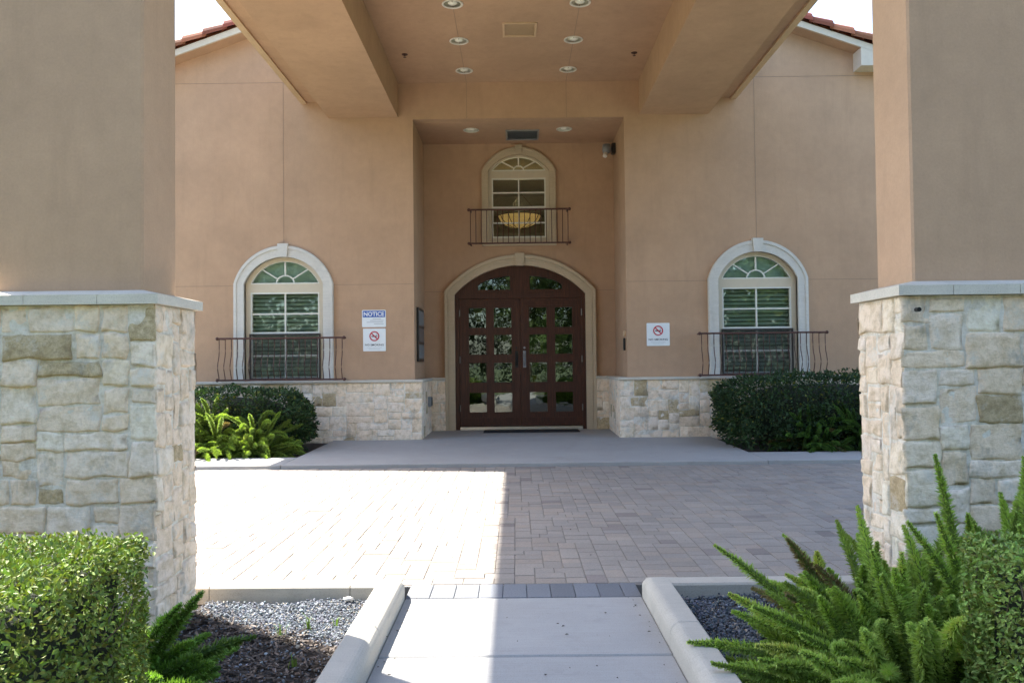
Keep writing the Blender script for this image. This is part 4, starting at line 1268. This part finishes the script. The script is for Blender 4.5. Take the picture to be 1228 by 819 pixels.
def fern(base, spec, label, cat='fern', needles=420, nlen=0.050, rad=0.90, colr=(0.10, 0.19, 0.022), group=None, nw=0.0035):
    """foxtail fern: spec is a list of (offset, direction, length, droop)"""
    t = thing('foxtail_fern', label, cat, base, group)
    V = []; F = []; Cc = []; stem = MB(); k0 = 0
    for (off, d, L, droop) in spec:
        b = Vector(base) + Vector(off); d = Vector(d).normalized()
        K = 14; pts = []
        side = Vector((random.gauss(0, 1), random.gauss(0, 1), random.gauss(0, 0.5))) * 0.12
        for k in range(K + 1):
            s = k / K
            pts.append(b + d * (L * s) + Vector((0, 0, -droop * L * s * s)) + side * (L * s * s))
        A = np.array([p[:] for p in pts])
        stem.tube(pts, [0.006 + 0.018 * rad * math.sin(PI * min(1, 0.15 + k / K * 0.85)) for k in range(K + 1)], 5, col=tuple(c * 0.45 for c in colr), cap=False)
        n = int(needles * 1.9 * L / 0.6)
        s = 0.04 + 0.96 * rng.random(n) ** 0.9
        i = np.minimum((s * K).astype(int), K - 1); fr = (s * K - i)[:, None]
        P = A[i] * (1 - fr) + A[i + 1] * fr
        T = A[i + 1] - A[i]; T /= np.linalg.norm(T, axis=1)[:, None]
        r = rng.normal(0, 1, (n, 3)); r -= (r * T).sum(1)[:, None] * T; r /= np.linalg.norm(r, axis=1)[:, None]
        prof = np.clip(np.minimum(0.35 + s * 2.2, (1.02 - s) * 3.2 + 0.22), 0.2, 1.0)
        D = r + T * rng.uniform(0.25, 0.95, n)[:, None]; D /= np.linalg.norm(D, axis=1)[:, None]
        ln = (nlen * rad * prof * rng.uniform(0.7, 1.2, n))[:, None]
        w = np.cross(D, r + rng.normal(0, 0.3, (n, 3))); w /= np.linalg.norm(w, axis=1)[:, None] + 1e-9
        w *= nw * rad
        v = np.stack([P - w * 0.6, P + D * ln * 0.55 - w, P + D * ln, P + D * ln * 0.55 + w], 1)
        V.append(v.reshape(-1, 3)); F.append(np.arange(n)[:, None] * 4 + np.array([[0, 1, 2, 3]]) + k0); k0 += 4 * n
        tone = random.lognormvariate(0, 0.20)
        dead = random.random() < 0.035
        cc = np.array((0.20, 0.15, 0.07) if dead else colr)[None] * tone * rng.lognormal(0, 0.15, (n, 1)) * (0.75 + 0.5 * s)[:, None]
        Cc.append(np.repeat(np.clip(cc, 0.004, 0.6), 4, 0))
    MB().arr(np.concatenate(V), np.concatenate(F), np.concatenate(Cc)).build('fronds', FERN, t)
    stem.build('stems', FERN, t)
    return t
def spray(n, r0, L0, L1, el0, el1, az0=0, az1=360, droop=(0.05, 0.3), seed=1):
    r = random.Random(seed); out = []
    for i in range(n):
        az = math.radians(az0 + (az1 - az0) * (i + r.random()) / n) if az1 - az0 < 359 else r.uniform(0, 2 * PI)
        q = r.random()
        el = math.radians(el0 + (el1 - el0) * q)
        d = (math.cos(az) * math.cos(el), math.sin(az) * math.cos(el), math.sin(el))
        out.append(((math.cos(az) * r0 * r.random(), math.sin(az) * r0 * r.random(), 0), d, r.uniform(L0, L1), r.uniform(*droop)))
    return out
G1 = 'foxtail ferns in the beds'
NEAR = (0.30, 0.42, 0.085)
fern((1.67, 3.52, -0.05), spray(96, 0.28, 0.48, 0.80, 24, 84, droop=(0.08, 0.36), seed=3) + spray(84, 0.26, 0.50, 0.82, 6, 42, 110, 268, (0.08, 0.30), 4),
     'large foxtail fern reaching over the right kerb in the foreground', needles=750, colr=NEAR, group=G1)
fern((1.80, 3.95, -0.05), spray(100, 0.36, 0.44, 0.74, 30, 86, droop=(0.06, 0.3), seed=8), 'tall foxtail fern against the front of the right pillar', needles=650, colr=NEAR, group=G1)
fern((2.25, 3.72, -0.05), spray(48, 0.32, 0.62, 1.0, 62, 89, droop=(0.0, 0.12), seed=14), 'foxtail fern showing its upright tips above the shaded hedge', needles=650, colr=NEAR, group=G1)
fern((-1.76, 3.48, -0.06), [((0.05, 0.05, 0), (0.42, 0.05, 0.90), 0.62, 0.16), ((0, 0.05, 0), (0.80, 0.05, 0.62), 0.68, 0.42), ((0.05, -0.05, 0), (0.78, -0.1, 0.55), 0.70, 0.44),
      ((0, -0.1, 0), (0.85, -0.25, 0.48), 0.66, 0.42), ((0, 0.0, 0), (0.3, 0.2, 0.93), 0.56, 0.10), ((0, -0.1, 0), (0.85, -0.3, 0.32), 0.64, 0.34), ((0, 0, 0), (0.25, -0.15, 0.95), 0.58, 0.08),
      ((0.05, -0.2, 0), (0.92, -0.25, 0.25), 0.62, 0.28), ((0, 0.05, 0), (0.66, 0.15, 0.70), 0.64, 0.36), ((0, 0.05, 0), (0.9, 0.1, 0.42), 0.66, 0.34), ((0.02, 0, 0), (0.7, -0.05, 0.7), 0.6, 0.3)] + spray(26, 0.14, 0.42, 0.62, 25, 75, -70, 60, (0.2, 0.5), seed=22),
     'foxtail fern trailing between the sunlit hedge and the left pillar', needles=800, colr=(0.13, 0.235, 0.04), group=G1)
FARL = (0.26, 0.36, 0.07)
def heap(n, r0, L0, L1, seed):
    """plumes that start all over a low mound and arch over outwards"""
    r = random.Random(seed); out = []
    for i in range(n):
        az = r.uniform(0, 2 * PI); q = r.random() ** 0.6
        rr = r0 * q; h = 0.50 * (1 - q * q) * r.random()
        el = math.radians(r.uniform(5, 40) + 45 * (1 - q))
        out.append(((math.cos(az) * rr, math.sin(az) * rr, h), (math.cos(az + r.gauss(0, 0.35)) * math.cos(el), math.sin(az + r.gauss(0, 0.35)) * math.cos(el), math.sin(el)), r.uniform(L0, L1), r.uniform(0.15, 0.65)))
    return out
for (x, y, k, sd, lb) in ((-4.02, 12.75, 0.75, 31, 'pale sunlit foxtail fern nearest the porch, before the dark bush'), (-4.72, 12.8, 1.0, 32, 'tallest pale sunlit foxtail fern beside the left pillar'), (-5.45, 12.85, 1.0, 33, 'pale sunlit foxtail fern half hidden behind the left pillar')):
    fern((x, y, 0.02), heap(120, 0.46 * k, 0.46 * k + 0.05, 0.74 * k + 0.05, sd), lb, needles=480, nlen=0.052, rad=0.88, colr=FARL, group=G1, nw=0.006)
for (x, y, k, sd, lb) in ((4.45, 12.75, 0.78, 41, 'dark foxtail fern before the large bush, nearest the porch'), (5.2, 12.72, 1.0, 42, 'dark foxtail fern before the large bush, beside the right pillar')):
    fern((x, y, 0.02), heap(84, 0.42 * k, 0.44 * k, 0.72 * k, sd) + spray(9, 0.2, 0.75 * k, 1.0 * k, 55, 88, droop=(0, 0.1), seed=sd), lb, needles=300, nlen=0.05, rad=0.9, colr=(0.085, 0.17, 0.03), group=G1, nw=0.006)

# ------------------------------------------------------------------ gravel and mulch
def ico():
    p = (1 + 5 ** 0.5) / 2
    v = np.array([(-1, p, 0), (1, p, 0), (-1, -p, 0), (1, -p, 0), (0, -1, p), (0, 1, p), (0, -1, -p), (0, 1, -p), (p, 0, -1), (p, 0, 1), (-p, 0, -1), (-p, 0, 1)], float)
    v /= np.linalg.norm(v[0])
    f = np.array([(0, 11, 5), (0, 5, 1), (0, 1, 7), (0, 7, 10), (0, 10, 11), (1, 5, 9), (5, 11, 4), (11, 10, 2), (10, 7, 6), (7, 1, 8), (3, 9, 4), (3, 4, 2), (3, 2, 6), (3, 6, 8), (3, 8, 9), (4, 9, 5), (2, 4, 11), (6, 2, 10), (8, 6, 7), (9, 8, 1)])
    return v, f
def pebbles(P, size, cols):
    v, f = ico(); n = len(P)
    V = np.repeat(v[None], n, 0) * (1 + rng.normal(0, 0.13, (n, 12, 1)))
    V *= (np.array([1.0, 0.72, 0.5])[None, None] * rng.uniform(0.7, 1.3, (n, 1, 3)))
    q = rng.normal(0, 1, (n, 4)); q[:, 1:3] *= 0.35; q /= np.linalg.norm(q, axis=1)[:, None]
    w, x, y, z = q.T
    R = np.stack([np.stack([1 - 2 * (y * y + z * z), 2 * (x * y - z * w), 2 * (x * z + y * w)], 1), np.stack([2 * (x * y + z * w), 1 - 2 * (x * x + z * z), 2 * (y * z - x * w)], 1), np.stack([2 * (x * z - y * w), 2 * (y * z + x * w), 1 - 2 * (x * x + y * y)], 1)], 1)
    V = np.einsum('nij,nkj->nki', R, V) * (size * rng.lognormal(0, 0.28, n))[:, None, None] + P[:, None]
    F = (np.arange(n)[:, None, None] * 12 + f[None]).reshape(-1, 3)
    return V.reshape(-1, 3), F, np.repeat(cols, 12, 0)
def scatter(n, x0, x1, y0, y1, z, fn=None, zj=0.008):
    x = x0 + (x1 - x0) * rng.random(n); y = y0 + (y1 - y0) * rng.random(n)
    if fn is not None:
        k = fn(x, y); x, y = x[k], y[k]; n = len(x)
    b = np.array([0.025 * noise.noise(Vector((a * 2.2, c * 2.2, 0))) for a, c in zip(x, y)])
    return np.stack([x, y, z + b + rng.normal(0, zj, n)], 1)
def gcols(n, base):
    c = np.array(base)[None] * rng.lognormal(0, 0.32, (n, 1)) * rng.normal(1, 0.04, (n, 3))
    m = rng.random(n) < 0.06; c[m] = np.array([0.42, 0.36, 0.28]) * rng.uniform(0.5, 1.1, (m.sum(), 1))
    return np.clip(c, 0.01, 0.7)
P = scatter(28000, -1.96, -0.885, 3.75, 5.13, -0.052, lambda x, y: rng.random(len(x)) < np.clip((y + 0.70 * (x + 0.86) - 4.22) / 0.16 + 0.3, 0.05, 1))  # gravel kept to the sunlit side of the pillar's shadow line
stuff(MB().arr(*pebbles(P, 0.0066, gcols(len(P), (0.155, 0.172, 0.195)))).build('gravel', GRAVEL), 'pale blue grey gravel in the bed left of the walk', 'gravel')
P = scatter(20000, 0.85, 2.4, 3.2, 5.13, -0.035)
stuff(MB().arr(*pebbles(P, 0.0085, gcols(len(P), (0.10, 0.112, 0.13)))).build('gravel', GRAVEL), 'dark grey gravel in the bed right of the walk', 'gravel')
# wood chip mulch and twigs in the left bed, cut to the pillar's shadow shape
n = 15000
P = scatter(n, -2.6, -0.885, 2.3, 5.0, -0.055, lambda x, y: y + 0.70 * (x + 0.86) < 4.28 + rng.normal(0, 0.08, len(x)))
n = len(P)
a = rng.random(n) * 2 * PI; D = np.stack([np.cos(a), np.sin(a), rng.normal(0, 0.25, n)], 1); Sd = np.stack([-np.sin(a), np.cos(a), rng.normal(0, 0.4, n)], 1)
L = rng.uniform(0.006, 0.028, n)[:, None]; W = rng.uniform(0.0015, 0.005, n)[:, None]
up = np.array([[0, 0, 0.004]])
V = np.stack([P - D * L - Sd * W, P + D * L - Sd * W, P + D * L + Sd * W + up, P - D * L + Sd * W + up], 1).reshape(-1, 3)
cols = np.array([0.085, 0.062, 0.048])[None] * rng.lognormal(0, 0.45, (n, 1))
stuff(MB().arr(V, np.arange(n)[:, None] * 4 + np.array([[0, 1, 2, 3]]), np.repeat(cols, 4, 0)).build('mulch', GRAVEL), 'dark wood chip mulch at the foot of the left pillar, shaped to its shadow', 'mulch')
# pale rock by the cross kerb
mb = MB(); v, f = ico()
mb.add([(-1.075 + p[0] * 0.036, 5.07 + p[1] * 0.028, -0.012 + p[2] * 0.014) for p in v], [tuple(q) for q in f], (0.62, 0.60, 0.56))
mb.lathe([(0.016, 0), (0.014, 0.02), (0.001, 0.02)], (-1.075, 5.07, -0.045), 10, 'Z', (0.06, 0.06, 0.07))
tag(mb.build('rock', GRAVEL, smooth=True), 'flat pale rock on the gravel against the cross kerb', 'rock')
# weeds
def weed(x, y, n, h, label):
    V = []; F = []
    mb = MB()
    for i in range(n):
        a = random.uniform(0, 2 * PI); l = h * random.uniform(0.5, 1.1); bx = x + random.gauss(0, 0.012); by = y + random.gauss(0, 0.012)
        d = Vector((math.cos(a), math.sin(a), 0)); s = Vector((-d.y, d.x, 0)) * 0.0028
        p0 = Vector((bx, by, -0.05)); p1 = p0 + d * l * 0.15 + Vector((0, 0, l * 0.7)); p2 = p0 + d * l * 0.5 + Vector((0, 0, l))
        k = random.uniform(0.7, 1.2)
        mb.add([p0 - s, p0 + s, p1 + s, p2, p1 - s], [(0, 1, 2, 3, 4)], (0.13 * k, 0.22 * k, 0.03 * k))
    tag(mb.build('weed', LEAF), label, 'weed', 'grassy weeds in the pale gravel')
weed(-1.20, 4.60, 12, 0.10, 'tallest grassy weed, in the middle of the pale gravel')
weed(-1.33, 4.50, 8, 0.07, 'small grassy weed in the gravel near the left pillar')
weed(-1.06, 4.66, 7, 0.06, 'small grassy weed in the gravel near the sunlit kerb')
weed(-1.13, 4.05, 8, 0.07, 'grassy weed at the shadow edge on the pale gravel')

# ------------------------------------------------------------------ trees across the road, mirrored in the door and window glass
def tree(x, y, h, cr, seed, label):
    r = random.Random(seed)
    t = thing('tree', label, 'tree', (x, y, -0.15), 'trees across the road')
    mb = MB()
    mb.tube([(x, y, -0.2), (x + 0.05, y, h * 0.2), (x - 0.08, y + 0.1, h * 0.42)], [0.24, 0.17, 0.13], 9)
    ends = []
    for k in range(7):
        a = 2 * PI * k / 7 + r.random(); e = Vector((x + math.cos(a) * cr * 0.62, y + math.sin(a) * cr * 0.62, h * r.uniform(0.55, 0.85)))
        st = Vector((x - 0.06, y + 0.08, h * r.uniform(0.28, 0.42)))
        mb.tube([st, (st + e) / 2 + Vector((0, 0, h * 0.05)), e], [0.09, 0.055, 0.02], 6); ends.append(e)
    mb.build('trunk', BARK, t)
    cen = np.array([[*e] for e in ends] + [[x + r.gauss(0, cr * .35), y + r.gauss(0, cr * .35), h * r.uniform(0.22, 0.95)] for _ in range(22)])
    n = 8000
    i = rng.integers(0, len(cen), n)
    u = rng.normal(0, 1, (n, 3)); u /= np.linalg.norm(u, axis=1)[:, None]
    rad = cr * 0.34 * rng.random(n) ** 0.4
    P = cen[i] + u * rad[:, None] * np.array([1, 1, 0.75])
    MB().arr(*leaf_cloud(P, u, 0.34, leaf_cols(n, (0.075, 0.115, 0.03), 0.25, 0.05), 1.0)).build('crown', LEAF, t)
for i, (x, y, h, cr, lb) in enumerate(((-15, -14, 10.5, 5.0, 'spreading tree across the road, farthest left behind the viewer'), (-7.5, -17, 11.5, 5.0, 'broad tree across the road, left of the walk line'), (0.5, -16, 11.0, 5.0, 'round tree across the road, in line with the walk'), (8, -17, 12, 5.2, 'tall tree across the road, right of the walk line'), (15.5, -14, 10.5, 5.0, 'wide tree across the road, farthest right behind the viewer'))):
    tree(x, y, h, cr, 90 + i, lb)

def screen_thicket(x0, x1, y, h, n, label):  # unseen leaf mass, added to close gaps in reflections and block low sky
    x = rng.uniform(x0, x1, n); zz = rng.random(n) ** 0.8
    top = np.array([h * (0.85 + 0.3 * noise.noise(Vector((a * 0.18, 3, 1))) + 0.12 * noise.noise(Vector((a * 0.7, 1, 5)))) for a in x])
    P = np.stack([x, y + rng.normal(0, 0.9, n), zz * top - 0.15], 1)
    P[:, 1] += 0.8 * vnoise(P, 0.6)
    u = np.tile([0, 1.0, 0.5], (n, 1))
    mb = MB().arr(*leaf_cloud(P, u, 0.5, leaf_cols(n, (0.055, 0.085, 0.025), 0.3, 0.04), 1.0))
    stuff(mb.build('screen_thicket', LEAF), label, 'screen_thicket')
screen_thicket(-55, 55, -23, 13.0, 46000, 'dense green screen of leaves added beyond the trees to hide the low sky')

# leaf bits and seeds blown over the walk and the drive
n = 150
x = np.concatenate([rng.uniform(-0.68, 0.64, 60), rng.uniform(-4, 5, 90)]); y = np.concatenate([rng.uniform(2.6, 5.0, 60), rng.uniform(5.4, 11.0, 90)])
edge = rng.random(60) < 0.5
x[:60][edge] = rng.choice([-0.66, 0.62], edge.sum()) + rng.normal(0, 0.03, edge.sum())
P = np.stack([x, y, np.full(n, 0.004)], 1)
a = rng.random(n) * 2 * PI; D = np.stack([np.cos(a), np.sin(a), np.zeros(n)], 1); Sd = np.stack([-np.sin(a), np.cos(a), np.zeros(n)], 1)
L = rng.uniform(0.004, 0.013, n)[:, None]; W = L * rng.uniform(0.3, 0.8, n)[:, None]; up = np.array([[0, 0, 0.004]])
V = np.stack([P - D * L, P + Sd * W + up, P + D * L, P - Sd * W + up], 1).reshape(-1, 3)
stuff(MB().arr(V, np.arange(n)[:, None] * 4 + np.array([[0, 1, 2, 3]]), np.repeat(np.array([0.05, 0.035, 0.025])[None] * rng.lognormal(0, 0.4, (n, 1)), 4, 0)).build('leaf_litter', GRAVEL), 'small dark leaf bits scattered over the walk and the pavers', 'litter')
